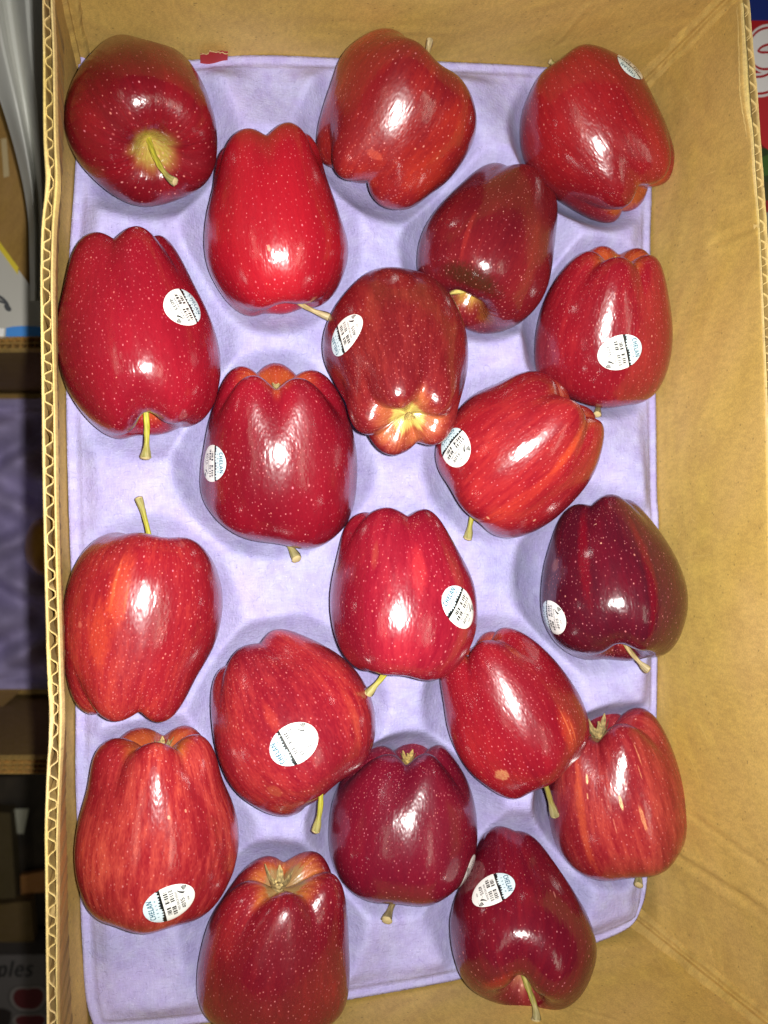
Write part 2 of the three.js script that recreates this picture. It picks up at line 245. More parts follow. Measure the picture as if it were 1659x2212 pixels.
// ---------- purple tray ----------
const YC = {"5": 0.01, "7": 0.042, "8": 0.012, "10": 0.029, "12": 0.037, "15": 0.018, "18": 0.0, "14": 0.018, "17": -0.002, "16": 0.021, "9": 0.013, "20": 0.021, "4": 0.01, "6": 0.025, "11": 0.024};
const TABLE = [
  [309, 253.9, 1.403, 1.082, 0.0345, 0.0337, 0.801, 0.35, -0.178, -0.051, -0.024, 0.023, [-0.013, 0.037, -0.023, -0.062, 0.003], [-0.007, 0.006, 0.029, 0.016, -0.001]],
  [593.4, 483.9, 1.507, 0.209, 0.0336, 0.0408, 0.784, 0.283, 0.613, -0.025, 0.055, 0.07, [0.013, -0.09, -0.021, 0.073, -0.073], [0.106, -0.073, 0.02, 0.056, -0.099]],
  [853.7, 269.3, -0.986, -0.035, 0.0368, 0.0339, 0.884, 0.412, 0.409, -0.062, -0.051, -0.01, [-0.121, -0.026, -0.001, 0.083, -0.071], [0.115, 0.009, 0.028, 0.042, 0.012]],
  [1290.4, 295.6, -2.209, -0.209, 0.035, 0.04, 0.822, 0.271, 0.422, 0.072, 0.025, 0.071, [-0.103, -0.013, 0.102, 0.083, -0.078], [0.059, 0.036, -0.019, 0.021, -0.195]],
  [1062.4, 528.4, 1.985, 0.576, 0.0345, 0.0396, 0.714, 0.176, 0.066, -0.029, -0.036, 0.001, [0.008, -0.02, 0, 0.043, -0.023], [0.042, -0.006, 0.022, 0.019, -0.038]],
  [293.9, 726, 1.484, 0.192, 0.0355, 0.0447, 0.754, 0.249, 0.36, -0.037, 0.035, 0.003, [-0.117, -0.037, 0.059, 0.054, -0.033], [0.038, -0.005, 0.053, -0.008, -0.153]],
  [862.6, 783.6, -1.758, -0.873, 0.0337, 0.043, 0.725, 0.309, 0.123, -0.049, 0.142, -0.008, [0.147, -0.065, 0.013, 0.074, -0.022], [0.031, -0.035, 0.022, -0.003, -0.038]],
  [1311.2, 704.6, 1.653, -0.244, 0.0362, 0.0379, 0.718, 0.257, -0.005, -0.07, 0.007, 0.003, [-0.09, -0.019, -0.001, -0.03, -0.065], [-0.034, 0.074, 0.021, -0.013, 0.068]],
  [598.4, 979.7, 1.569, -0.314, 0.0378, 0.0398, 0.68, 0.34, 0.619, 0.004, -0.199, -0.044, [0.122, 0.189, 0.091, 0.046, 0.04], [0.012, 0.048, -0.005, -0.013, 0.088]],
  [1124.3, 976.1, 2.405, -0.14, 0.0347, 0.0365, 0.855, 0.247, 0.093, 0.003, -0.062, 0.093, [-0.213, 0.037, 0.033, 0.032, -0.037], [0.077, -0.002, 0.088, 0.031, 0.026]],
  [309.6, 1349.6, -1.466, 0.052, 0.0345, 0.041, 0.811, 0.275, 0.428, 0.021, 0.021, 0.024, [0.031, 0.05, 0.038, 0.026, -0.029], [-0.051, -0.081, 0.048, 0.034, -0.103]],
  [865.3, 1281.9, 1.595, 0.052, 0.0334, 0.038, 0.821, 0.241, 0.815, 0.018, -0.1, 0.006, [-0.163, -0.029, 0.096, 0.109, -0.047], [0.084, 0, 0.022, -0.025, -0.107]],
  [1316.5, 1252, 1.422, 0.209, 0.0358, 0.0394, 0.723, 0.212, 1.716, -0.002, -0.092, 0.091, [-0.152, -0.011, 0.044, 0.032, -0.121], [0.002, 0.025, 0.024, 0.046, 0.019]],
  [623.2, 1553.8, 1.029, 0.105, 0.0379, 0.0381, 0.763, 0.181, -0.273, -0.025, 0.08, 0.056, [-0.157, 0.086, 0.12, 0.051, -0.07], [-0.083, -0.021, 0.009, 0.005, -0.141]],
  [1103.7, 1530.6, 1.12, -0.175, 0.0324, 0.0372, 0.844, 0.26, 0.15, 0.052, 0.092, 0.014, [-0.115, -0.02, 0.004, 0.021, 0.049], [-0.007, -0.011, 0.087, 0.072, -0.14]],
  [340.6, 1780.9, 1.545, -0.314, 0.0348, 0.041, 0.818, 0.278, -0.098, 0.056, 0.005, 0.054, [-0.002, -0.115, 0.078, 0.071, -0.018], [0.154, -0.007, 0.058, 0.047, -0.061]],
  [873.9, 1770.1, 1.634, -0.279, 0.0383, 0.0352, 0.777, 0.339, 0.533, -0.04, 0.024, 0.111, [-0.278, 0.017, 0.01, -0.016, -0.044], [-0.028, 0.092, 0.025, 0, 0.007]],
  [1327.6, 1712.4, 1.374, -0.349, 0.0375, 0.0376, 0.793, 0.361, 0.464, -0.054, 0.007, 0.105, [0.062, 0.055, 0.022, -0.03, -0.101], [-0.002, -0.04, -0.04, 0.025, 0.075]],
  [593.2, 2039.3, 1.599, -0.646, 0.0343, 0.0359, 0.815, 0.331, 0.008, -0.119, 0.019, 0.161, [0.061, 0.099, 0.081, 0.082, 0.139], [-0.015, -0.025, -0.046, -0.003, 0.151]],
  [1120.6, 1974.5, 1.557, 0.314, 0.0342, 0.039, 0.505, 0.07, 0.81, 0.065, -0.128, -0.202, [0.013, 0.062, 0.027, 0.085, -0.046], [-0.04, 0.045, 0.151, 0, -0.038]],
];
const APPLES = TABLE.map(([cx, cy, al, be, R, Lh, taper, A, roll, bend, capT, capB, L5, R5], i) => { const p = { cx, cy, al, be, R, Lh, taper, A, roll, bend, capT, capB, L5, R5, seed: i + 1, yc: YC[i + 1] ?? .02, notch: { 6: .16, 13: .08, 20: .17 }[i + 1] ?? 0 }; p.M = appleFrame(p); p.c = V(0, 0, 0).setFromMatrixPosition(p.M); p.ax = V(p.M.elements[4], p.M.elements[5], p.M.elements[6]); return p; });
{
  const TL = line0([[170, 112], [166, 250], [163, 355], [147, 600], [143, 846], [148, 1090], [158, 1350], [163, 1526], [163, 1685], [170, 1850], [177, 2027], [188, 2170], [208, 2232]]);
  const TR = line0([[1394, 171], [1405, 290], [1408, 408], [1405, 540], [1417, 854], [1420, 1080], [1423, 1115], [1421, 1350], [1419, 1534], [1411, 1720], [1399, 1896], [1393, 1940], [1376, 1986]]);
  const TT = line0([[170, 112], [300, 122], [413, 129], [480, 122], [572, 119], [729, 125], [957, 133], [1178, 145], [1394, 171]]), TB = line0([[208, 2232], [430, 2212], [752, 2160], [996, 2115], [1170, 2070], [1293, 2035], [1359, 2004], [1376, 1986]]);
  const along = (pts) => { const c = new THREE.CatmullRomCurve3(pts, false, 'centripetal'); return (t) => c.getPointAt(t); };
  const [fl, fr, ft, fb] = [along(TL), along(TR), along(TT), along(TB)], a = TL[0], b = TR[0], c = TL[TL.length - 1], d = TR[TR.length - 1];
  const coons = (i, j) => { const l = fl(i), r = fr(i), t = ft(j), u = fb(j); return V(0, 0, 0).addScaledVector(l, 1 - j).addScaledVector(r, j).addScaledVector(t, 1 - i).addScaledVector(u, i).addScaledVector(a, -(1 - i) * (1 - j)).addScaledVector(b, -(1 - i) * j).addScaledVector(c, -i * (1 - j)).addScaledVector(d, -i * j); };
  const smin = (x, y, k) => { const h = Math.max(k - Math.abs(x - y), 0) / k; return Math.min(x, y) - h * h * h * k / 6; };
  const spare = [[300, 2120, .007], [880, 2085, .006], [590, 175, .005], [1085, 190, .004], [1340, 1945, .004]].map(([x, y, h]) => [at(x, y, 0), h]);
  const height = (x, z, e) => {
    let y = .0090 + .0035 * Math.sin(x * 95 + 1) * Math.sin(z * 75) + .0016 * (noise(x * 40, z * 40, 6) - .5);   // ridges and saddles between the cups
    const top = y;
    for (const [p, h] of spare) y -= h * Math.exp(-(((x - p.x) / .024) ** 2) - (((z - p.z) / .020) ** 2));
    for (const p of APPLES) {
      const dx = x - p.c.x, dz = z - p.c.z, hx = p.ax.x, hz = p.ax.z, hl = Math.hypot(hx, hz) || 1, q = (dx * hx + dz * hz) / hl, s = (dx * hz - dz * hx) / hl, lo = p.c.y - p.R * 1.12 - .002 - .004 * Math.abs(p.ax.y);
      const rho = Math.hypot(q / Math.hypot(hl * p.Lh * .96, p.ax.y * p.R), s / p.R) * (1 + .05 * (noise(x * 60, z * 60, 9) - .5));
      y = smin(y, lo + (top + .004 - lo) * Math.pow(Math.min(rho / 1.42, 2), 2.2), .006);
      if (rho < 1) y = Math.min(y, p.c.y - p.R * 1.14 * Math.sqrt(1 - rho * rho * .86) - .0005);   // never through the fruit
    }
    y += .0006 * (fbm(x * 60, z * 60, 2, 3) - .5);
    const groove = .0011 * Math.exp(-(((e - .0042) / .0011) ** 2)) - .0006 * Math.exp(-(((e - .0065) / .0014) ** 2));
    return lerp(0, y, sstep(.003, .016, e)) - groove;
  };
  const tray = thing('fruit_tray', 'lavender moulded pulp tray under the red apples', 'tray', V(.09, -.03, -.01));
  const color = dataTex(1024, 1024, (x, y, o) => {
    const A = fbm(x * .011, y * .011, 1, 4), B = fbm(x * .05, y * .05, 5, 3), f = noise(x * .55, y * .10, 3) * .5 + noise(x * .09, y * .5, 6) * .5, g = H1(x, y, 5), k = 1 + (A - .5) * .06 + (B - .5) * .12 + (f - .5) * .10 + (g - .5) * .05;
    o[0] = 167 * k * (1 + (A - .5) * .05); o[1] = 161 * k * (1 + (B - .5) * .06); o[2] = 205 * k * (1 - (B - .5) * .05);
    
    if (H1(x >> 1, y, 23) > .9975 || H1(x, y >> 2, 25) > .9985) { o[0] *= .88; o[1] *= .87; o[2] *= .92; } if (H1(x, y, 21) > .99955) { o[0] = o[1] = 235; o[2] = 245; } if (H1(x, y, 22) > .9996) { o[0] = 95; o[1] = 88; o[2] = 125; }
  }, true);
  const bump = dataTex(1024, 1024, (x, y, o) => { o[0] = o[1] = o[2] = 128 + (fbm(x * .06, y * .06, 3, 3) - .5) * 120 + (noise(x * .5, y * .2, 1) + noise(x * .2, y * .5, 2) - 1) * 50 + (H1(x, y, 9) - .5) * 50; }, false);
  { // pulp fibres, dark and pale
    const d = color.image.data, h = bump.image.data, R = rng(17);
    for (let n = 0; n < 2600; n++) { let x = R() * 1024, y = R() * 1024, a = R() * 6.28, L = 4 + R() * 16, dark = R() < .6, o = .08 + .16 * R(); const bend = (R() - .5) * .25; for (let q = 0; q < L; q += .8) { a += bend; x += Math.cos(a) * .8; y += Math.sin(a) * .8; const i = (((y | 0) & 1023) * 1024 + ((x | 0) & 1023)) * 4; for (let c = 0; c < 3; c++) d[i + c] += ((dark ? [84, 78, 122] : [222, 216, 240])[c] - d[i + c]) * o; h[i] = h[i + 1] = h[i + 2] = Math.min(255, h[i] + 26); } }
  }
  const m = new THREE.MeshStandardMaterial({ map: color, bumpMap: bump, bumpScale: .0005, roughness: .95, side: THREE.DoubleSide });
  const NR = 300, NC = 200, pos = [], cum = [];
  const geo = gridGeo(NR + 2, NC + 2, (i, j, v) => {
    const ri = Math.round(i * (NR + 2)), ci = Math.round(j * (NC + 2)), ii = clamp((ri - 1) / NR, 0, 1), jj = clamp((ci - 1) / NC, 0, 1), p = coons(ii, jj), skirt = ri === 0 || ci === 0 || ri === NR + 2 || ci === NC + 2;
    const e = Math.min(jj * .305, (1 - jj) * .305, ii * .47, (1 - ii) * .47);
    v.set(p.x, skirt ? -.0022 : height(p.x, p.z, e), p.z);
  }, (i, j, p, q) => { q[0] = p.x / .24; q[1] = p.z / .24; });
  part('tray_sheet', geo, m, tray);
}
// ---------- the red apples ----------
const S = (r, g, b) => [r, g, b];
// per apple: ground colour, streak colour, how streaky, fine speckle, hollow colour, blossom-end colour and strength, lenticels
const LOOK = {
  1: [S(128, 9, 15), S(158, 16, 24), .35, .1, S(180, 166, 78), S(150, 60, 25), .3, 260], 2: [S(176, 12, 22), S(198, 24, 32), .25, .05, S(196, 84, 34), S(180, 60, 30), .1, 330],
  3: [S(146, 18, 19), S(186, 46, 26), .45, .25, S(150, 70, 30), S(170, 70, 32), .3, 380], 4: [S(146, 13, 17), S(182, 30, 28), .35, .12, S(160, 80, 30), S(206, 118, 40), .9, 400],
  5: [S(124, 13, 18), S(156, 34, 28), .3, .2, S(196, 170, 72), S(120, 30, 22), .1, 420], 6: [S(154, 10, 22), S(172, 18, 32), .25, .08, S(208, 128, 44), S(160, 30, 24), .1, 440],
  7: [S(126, 14, 16), S(160, 44, 34), .55, .5, S(150, 60, 30), S(206, 124, 62), 1, 420], 8: [S(156, 13, 22), S(184, 40, 38), .5, .3, S(160, 60, 30), S(206, 110, 38), .9, 480],
  9: [S(142, 8, 20), S(166, 18, 30), .3, .1, S(150, 60, 30), S(206, 108, 40), .95, 460], 10: [S(156, 13, 21), S(186, 44, 36), .6, .2, S(150, 70, 30), S(196, 96, 42), .8, 360],
  11: [S(164, 18, 25), S(194, 58, 42), .7, .6, S(130, 20, 24), S(196, 100, 42), .6, 520], 12: [S(152, 10, 26), S(186, 40, 46), .5, .2, S(150, 60, 30), S(170, 40, 30), .2, 400],
  13: [S(88, 7, 18), S(138, 8, 24), .3, .08, S(176, 50, 26), S(80, 10, 18), .1, 420], 14: [S(154, 15, 25), S(190, 52, 44), .6, .7, S(190, 80, 40), S(150, 30, 26), .1, 480],
  15: [S(154, 11, 22), S(184, 34, 32), .4, .15, S(150, 60, 30), S(206, 100, 36), .8, 560], 16: [S(162, 20, 25), S(204, 70, 54), .8, .7, S(150, 60, 30), S(210, 120, 46), .95, 320],
  17: [S(124, 9, 25), S(150, 17, 31), .3, .1, S(150, 30, 30), S(130, 16, 24), .2, 440], 18: [S(154, 19, 25), S(198, 66, 52), .75, .45, S(150, 60, 30), S(150, 30, 26), .2, 340],
  19: [S(134, 11, 21), S(168, 32, 30), .4, .3, S(150, 60, 30), S(216, 138, 54), 1, 460], 20: [S(112, 5, 19), S(158, 24, 28), .35, .1, S(186, 130, 92), S(110, 10, 18), .1, 300],
};
const TW = 1024, TH = 512, TIPS = (() => { let b = 0, m = 9; for (let i = 0; i <= 400; i++) { const y = profileAt(i / 400)[1]; if (y < m) { m = y; b = i / 400; } } return b; })();
function bodyGeo(p) {
  const NS = 110, NP = 140, o = V(0, 0, 0);
  const g = gridGeo(NS, NP, (i, j, v) => appleLocal(p, i, j * 2 * Math.PI + Math.PI, v).applyMatrix4(p.M), (i, j, v, q) => { q[0] = j; q[1] = i; });
  const n = g.attributes.normal;
  for (let i = 0; i <= NS; i++) { const a = i * (NP + 1), b = a + NP; o.set(n.getX(a) + n.getX(b), n.getY(a) + n.getY(b), n.getZ(a) + n.getZ(b)).normalize(); n.setXYZ(a, o.x, o.y, o.z); n.setXYZ(b, o.x, o.y, o.z); }
  for (const i of [0, NS]) { o.copy(p.ax).multiplyScalar(i ? -1 : 1); for (let j = 0; j <= NP; j++) n.setXYZ(i * (NP + 1) + j, o.x, o.y, o.z); }
  return g;
}
const CALYX = { 7: [S(196, 188, 98), .918], 19: [S(146, 124, 82), .905], 16: [S(160, 142, 92), .945] };   // wide pale or russet discs round the blossom remains
function skin(p, id, marks) {
  const [c1, c2, st, sp, hol, blo, bs, dots] = LOOK[id], d = new Uint8Array(TW * TH * 4), R = rng(id * 991 + 5), sd = id * 13.7, c = [0, 0, 0];
  const mixc = (t, k) => { c[0] += (t[0] - c[0]) * k; c[1] += (t[1] - c[1]) * k; c[2] += (t[2] - c[2]) * k; };
  const rad = [], lob = []; for (let y = 0; y < TH; y++) rad.push(profileAt((y + .5) / TH)[0]);
  for (let x = 0; x < TW; x++) { const ph = (x + .5) / TW * 2 * Math.PI + Math.PI + p.roll; lob.push(Math.sqrt(Math.cos(2.5 * ph) ** 2 + .012)); }
  for (let y = 0; y < TH; y++) {
    const s = (y + .5) / TH;
    for (let x = 0; x < TW; x++) {
      const a = x / TW * 2 * Math.PI, X = Math.cos(a), Z = Math.sin(a);
      const wob = noise(X * 3 + sd, Z * 3, s * 4) * .5;
      const big = noise(X * 1.3 + sd, Z * 1.3, s * 2.2), mid = fbm(X * 4 + wob + sd, Z * 4 + 40, s * 6, 3), fine = noise(X * 20 + sd + wob * 2, Z * 20, s * 17), hair = noise(X * 52 + sd, Z * 52 + wob * 3, s * 26), gr = noise(X * 70 + sd, Z * 70, s * 110);
      let k = sstep(.36, .86, mid * .55 + fine * .30 + big * .28 - .02) * st * .9 + (hair - .5) * .36 * st + (fine - .5) * .24 * st;
      k += (gr - .5) * sp * .55; k = clamp(k, 0, 1);
      c[0] = c1[0] * .86; c[1] = c1[1] + 8; c[2] = c1[2] + 12; mixc([c2[0] * .93, c2[1] + 6, c2[2] + 10], k);
      const v = 1 + (big - .5) * .22 + (noise(X * 3.1, Z * 3.1 + sd, s * 6) - .5) * .14 + (gr - .5) * .06; c[0] *= v; c[1] *= v * v; c[2] *= v;
      const rayN = noise(X * 16 + sd, Z * 16, 2) * .03;
      const rayH = (noise(X * 3 + sd, Z * 3, 7) - .5) * .035 + rayN * .12; mixc(hol, sstep((id === 1 ? .165 : .135) + rayH, (id === 1 ? .08 : .035) + rayH, s) * .95 * (.72 + .36 * noise(X * 9, Z * 9, s * 60 + sd)));
      const crease = 1 - lob[x], up = sstep(TIPS - .012, TIPS + .075, s + crease * .05 + rayN);
      mixc([blo[0] * .88, blo[1] * .84, blo[2]], clamp(up * bs * (.34 + .40 * mid + .26 * fine + .2 * crease), 0, 1));
      const [cc, c0] = CALYX[id] ?? [[150, 132, 84], .965]; mixc(cc, sstep(c0, c0 + .028, s + rayN * .3 + (fine - .5) * .02) * .85 * (bs > .15 ? 1 : .3) * (.7 + .5 * gr));
      const i = (y * TW + x) * 4; d[i] = c[0]; d[i + 1] = c[1]; d[i + 2] = c[2]; d[i + 3] = 255;
    }
  }
  const bumpD = new Uint8Array(TW * TH * 4).fill(255);
  for (let y = 0; y < TH; y++) for (let x = 0; x < TW; x++) { const a = x / TW * 2 * Math.PI, X = Math.cos(a), Z = Math.sin(a), r = Math.max(.15, rad[y]), b = 128 + (noise(X * 46 * r + sd, Z * 46 * r, y * .16) - .5) * 60 + (noise(X * 13 + sd, Z * 13, y * .04) - .5) * 110; const i = (y * TW + x) * 4; bumpD[i] = bumpD[i + 1] = bumpD[i + 2] = b; }
  const mmX = (y) => TW / (2 * Math.PI * Math.max(.12, rad[clamp(y | 0, 0, TH - 1)]) * p.R * 1000), mmY = TH / (3.15 * p.Lh * 1000);
  const dab = (u, v, rx, ry, ang, col, op, soft, rough) => {   // a mark rx by ry millimetres, ry along the meridian
    const cx = u * TW, cy = v * TH, ex = mmX(cy), m = Math.max(rx, ry) * 1.5, ca = Math.cos(ang), sa = Math.sin(ang);
    for (let yy = Math.floor(cy - m * mmY); yy <= cy + m * mmY; yy++) { if (yy < 0 || yy >= TH) continue;
      for (let xx = Math.floor(cx - m * ex); xx <= cx + m * ex; xx++) {
        const dx = (xx + .5 - cx) / ex, dy = (yy + .5 - cy) / mmY, q = Math.hypot((dx * ca + dy * sa) / rx, (-dx * sa + dy * ca) / ry) + (rough ? (fbm(dx * 2.2 / Math.min(rx, 2) + 9, dy * 2.2 / Math.min(ry, 3), id, 3) - .5) * rough : 0), k = op * sstep(1 + soft, 1 - soft, q) * (rough ? .55 + .6 * noise(dx * 5, dy * 2.2, id) : 1); if (k <= 0) continue;
        const i = (yy * TW + ((xx % TW) + TW) % TW) * 4; for (let t = 0; t < 3; t++) d[i + t] += (col[t] - d[i + t]) * Math.min(1, k);
      } }
  };
  for (const m of marks) if (m.under) dab(m.u, m.v, m.rx, m.ry, m.ang ?? 0, m.col, m.op, m.soft ?? .5, m.rough ?? .6);
  const spots = [], C = 2 * Math.PI * p.R * 1000, Lm = 3.15 * p.Lh * 1000;   // pale breathing spots, kept apart, crowded and small towards the blossom end
  for (let n = 0; n < dots * 16; n++) {
    const v = .06 + .92 * R(), u = R(); if (v > TIPS + .06) continue;
    const r = rad[(v * TH) | 0], gap = (2.7 - 1.8 * sstep(.3, .85, v)) * Math.sqrt(400 / dots) * (.35 + 1.2 * R()); let ok = true;
    for (let q = spots.length - 1; q >= 0 && ok; q--) { let du = Math.abs(u - spots[q][0]); if (du > .5) du = 1 - du; du *= C * r; const dv = (v - spots[q][1]) * Lm; if (du * du + dv * dv < gap * gap) ok = false; }
    if (!ok) continue; spots.push([u, v]);
    const big = (.15 + .15 * R() + (R() > .93 ? .14 : 0)) * (1.25 - .6 * v), light = .25 + .7 * R();
    dab(u, v, big, big * (1 + R() * .25), 0, [236, 150 + 30 * R(), 140 + 30 * R()], .85 * light, .55, 0);
  }
  for (const m of marks) if (!m.under) dab(m.u, m.v, m.rx, m.ry, m.ang ?? 0, m.col, m.op, m.soft ?? .25, m.rough ?? .5);
  return [texOf(d, TW, TH, true, true), texOf(bumpD, TW, TH, false, true)];
}
// marks on single apples: crop position in the photograph, millimetres across and along, colour
const TAN = S(196, 138, 92), PALE = S(236, 190, 150), ORG = S(206, 84, 46);
const MARKS = {
  2: [[790, 1065, .8, 1.4, PALE, .8]], 3: [[1050, 1260, 13, 9, S(184, 56, 32), .4, 1], [1230, 930, 9, 12, S(180, 50, 30), .38, 1], [640, 1110, 4, 2, S(206, 100, 70), .5]],
  5: [[650, 740, 1.3, 11, S(176, 56, 44), .45, 1], [690, 1075, 15, 5, S(58, 32, 16), .9, 1], [800, 1360, 7, 6, S(150, 92, 36), .8, 1]],
  10: [[960, 1110, 2.4, 26, S(196, 64, 46), .5, 1], [640, 1300, 1.2, 14, S(204, 72, 48), .45, 1], [1250, 760, 2, 12, S(210, 86, 44), .6, 1], [572, 1332, 1, .5, PALE, .9], [945, 1352, .7, .7, PALE, .95]],
  11: [[640, 540, 4.5, 13, S(208, 82, 46), .6, 1], [470, 900, 5, 11, S(204, 80, 46), .5, 1], [600, 500, .7, 9, S(224, 120, 70), .5, 1], [690, 620, .6, 7, S(224, 120, 70), .4, 1], [320, 828, 1.3, 1.3, S(200, 110, 90), .8]],
  12: [[950, 640, 3, 9, S(206, 60, 60), .6, 1], [600, 520, 1.4, 5, S(170, 90, 60), .5, 1]],
  13: [[575, 660, 2.6, 24, S(132, 9, 26), .6, 1], [1120, 850, 2.4, 26, S(128, 9, 25), .55, 1], [350, 752, 2.4, 3.2, S(130, 78, 66), .75], [300, 900, 1.5, 4, S(110, 60, 55), .4], [672, 425, .8, .25, PALE, .8], [718, 575, .5, .4, PALE, .9]],
  14: [[660, 800, 2.4, 6, S(210, 90, 60), .4, 1], [1330, 800, 2.4, 14, S(210, 90, 62), .4, 1], [690, 1380, 3.2, 3, S(190, 110, 66), .45]],
  15: [[715, 1322, 3.9, 2.5, TAN, .9], [1250, 960, 4.5, 9, S(206, 78, 42), .55, 1], [1240, 930, .5, 7, S(230, 130, 80), .6, 1], [1290, 980, .4, 6, S(230, 130, 80), .5, 1], [800, 320, 2.2, 5, S(180, 84, 36), .55, 1]],
  16: [[940, 750, .7, .7, PALE, .95], [1075, 696, .5, .6, PALE, .9], [250, 1010, 1, 4, S(224, 100, 66), .5, 1]],
  18: [[520, 980, 2.3, 24, S(208, 92, 56), .7, 1], [566, 705, .6, 2.4, S(250, 226, 160), 1], [570, 840, .3, 1.4, S(244, 210, 150), .9], [838, 895, .8, 3.3, S(248, 226, 160), .95], [790, 1080, .4, 3.6, S(226, 140, 110), .7], [1015, 1020, 1, 5.5, S(232, 164, 110), .8], [862, 720, .3, 1.8, S(240, 200, 140), .9], [972, 500, .35, 4.5, S(224, 160, 110), .7], [990, 650, .3, 3, S(224, 160, 110), .7]],
  20: [[1075, 620, .5, 1.6, S(196, 140, 120), .7], [620, 1350, 9, 4, S(196, 54, 36), .5, 1]],
};
const STICK = {   // crop position and the photo direction of the sticker's top
  4: [1092, 272, -.64, .76], 6: [1195, 635, .89, -.45], 7: [430, 628, -.97, .25], 8: [955, 1040, .95, -.3], 9: [296, 897, 1, 0], 10: [302, 765, -.8, -.6], 12: [1288, 937, -.88, -.46], 13: [318, 1172, -.99, .15], 14: [840, 1002, -.85, .52], 16: [950, 1445, -.98, .15], 17: [1356, 1262, .5, .87], 20: [578, 582, .94, -.35],
};
const STEM = {   // crop position of the stem's free end, its thickness, colour of stalk and of the end, lift of the end towards the viewer
  1: [1100, 1322, 1, 'green', .004], 2: [1268, 1618, 1, 'tan', 0], 3: [1080, 190, .9, 'tan', -.004], 4: [440, 240, .7, 'green', -.012], 5: [470, 1150, 2, 'yellow', -.004], 6: [884, 1842, 1.15, 'green', 0], 8: [768, 1535, 1.1, 'brown', .004], 9: [972, 1662, 1.3, 'olive', .002], 10: [412, 1500, 1.05, 'green', -.008], 11: [790, -185, 1, 'green', .002], 12: [545, 1632, 1.1, 'green', -.004], 13: [1095, 1588, 1, 'tan', .003], 14: [1014, 1702, 1.1, 'green', 0], 15: [1142, 1642, 1.15, 'olive', -.006], 17: [706, 1622, 1.3, 'brown', 0], 18: [978, 1550, 1.2, 'olive', .008], 20: [928, 1632, 1.15, 'olive', .003],
};
const SEPAL = { 3: [.5, 0], 7: [.55, 1], 8: [.7, 1], 9: [.5, 0], 10: [.6, 0], 12: [.3, 0], 16: [1, 0], 17: [.95, 1], 18: [1.7, 0], 19: [1.5, 0], 4: [.4, 0] };
const LABELS = {
  1: 'dark red apple in the far left corner, stem hollow and stem facing up', 2: 'bright plain red apple without a sticker, its stem tip touching a neighbour’s sticker', 3: 'heart-shaped red apple by the back wall with a stem poking out past its shoulder',
  4: 'red apple in the far right corner with half a sticker showing', 5: 'dark red apple with a russet stem hollow and fat yellow stalk', 6: 'large plain crimson apple against the left wall with an oval sticker on its right flank',
  7: 'red apple with orange knobbly blossom end turned up and sticker on its left', 8: 'red apple beside the right wall with a glaring white sticker on its face', 9: 'deep red apple with orange-lobed blossom end and a sticker on its left edge',
  10: 'orange-striped red apple lying diagonally with a sticker near its left end', 11: 'orange-streaked red apple against the left wall, long stem pointing to the back', 12: 'red apple mid-tray with a sticker on its right edge, stem touching another apple',
  13: 'darkest purplish maroon apple with a sticker low on its left side', 14: 'orange-speckled red apple with a big overexposed sticker facing straight up', 15: 'red apple without a sticker, a round tan scar near its stem end', 16: 'pale-streaked red apple near the front left with a sticker along its lower edge',
  17: 'dark red apple with dry yellow sepals in a notch and short brown stem', 18: 'orange-striped red apple by the right wall with pale scratches and dry sepals', 19: 'dark red apple cut off at the bottom, brown dried blossom tuft showing', 20: 'dark red apple with a sticker and a stem against the front cardboard wall',
};
const ORIGIN = { 1: [150, 65], 2: [680, 460], 3: [1180, 65], 4: [1980, 125], 5: [1540, 575], 6: [140, 910], 7: [1165, 1025], 8: [2005, 890], 9: [700, 1405], 10: [1665, 1405], 11: [160, 2085], 12: [1200, 1960], 13: [2045, 1885], 14: [755, 2475], 15: [1650, 2440], 16: [205, 2895], 17: [1195, 2870], 18: [2065, 2765], 19: [680, 3266], 20: [1680, 3266] };
const crop = (id, x, y) => [(ORIGIN[id][0] + x / 2) * .540039, (ORIGIN[id][1] + y / 2) * .540039];
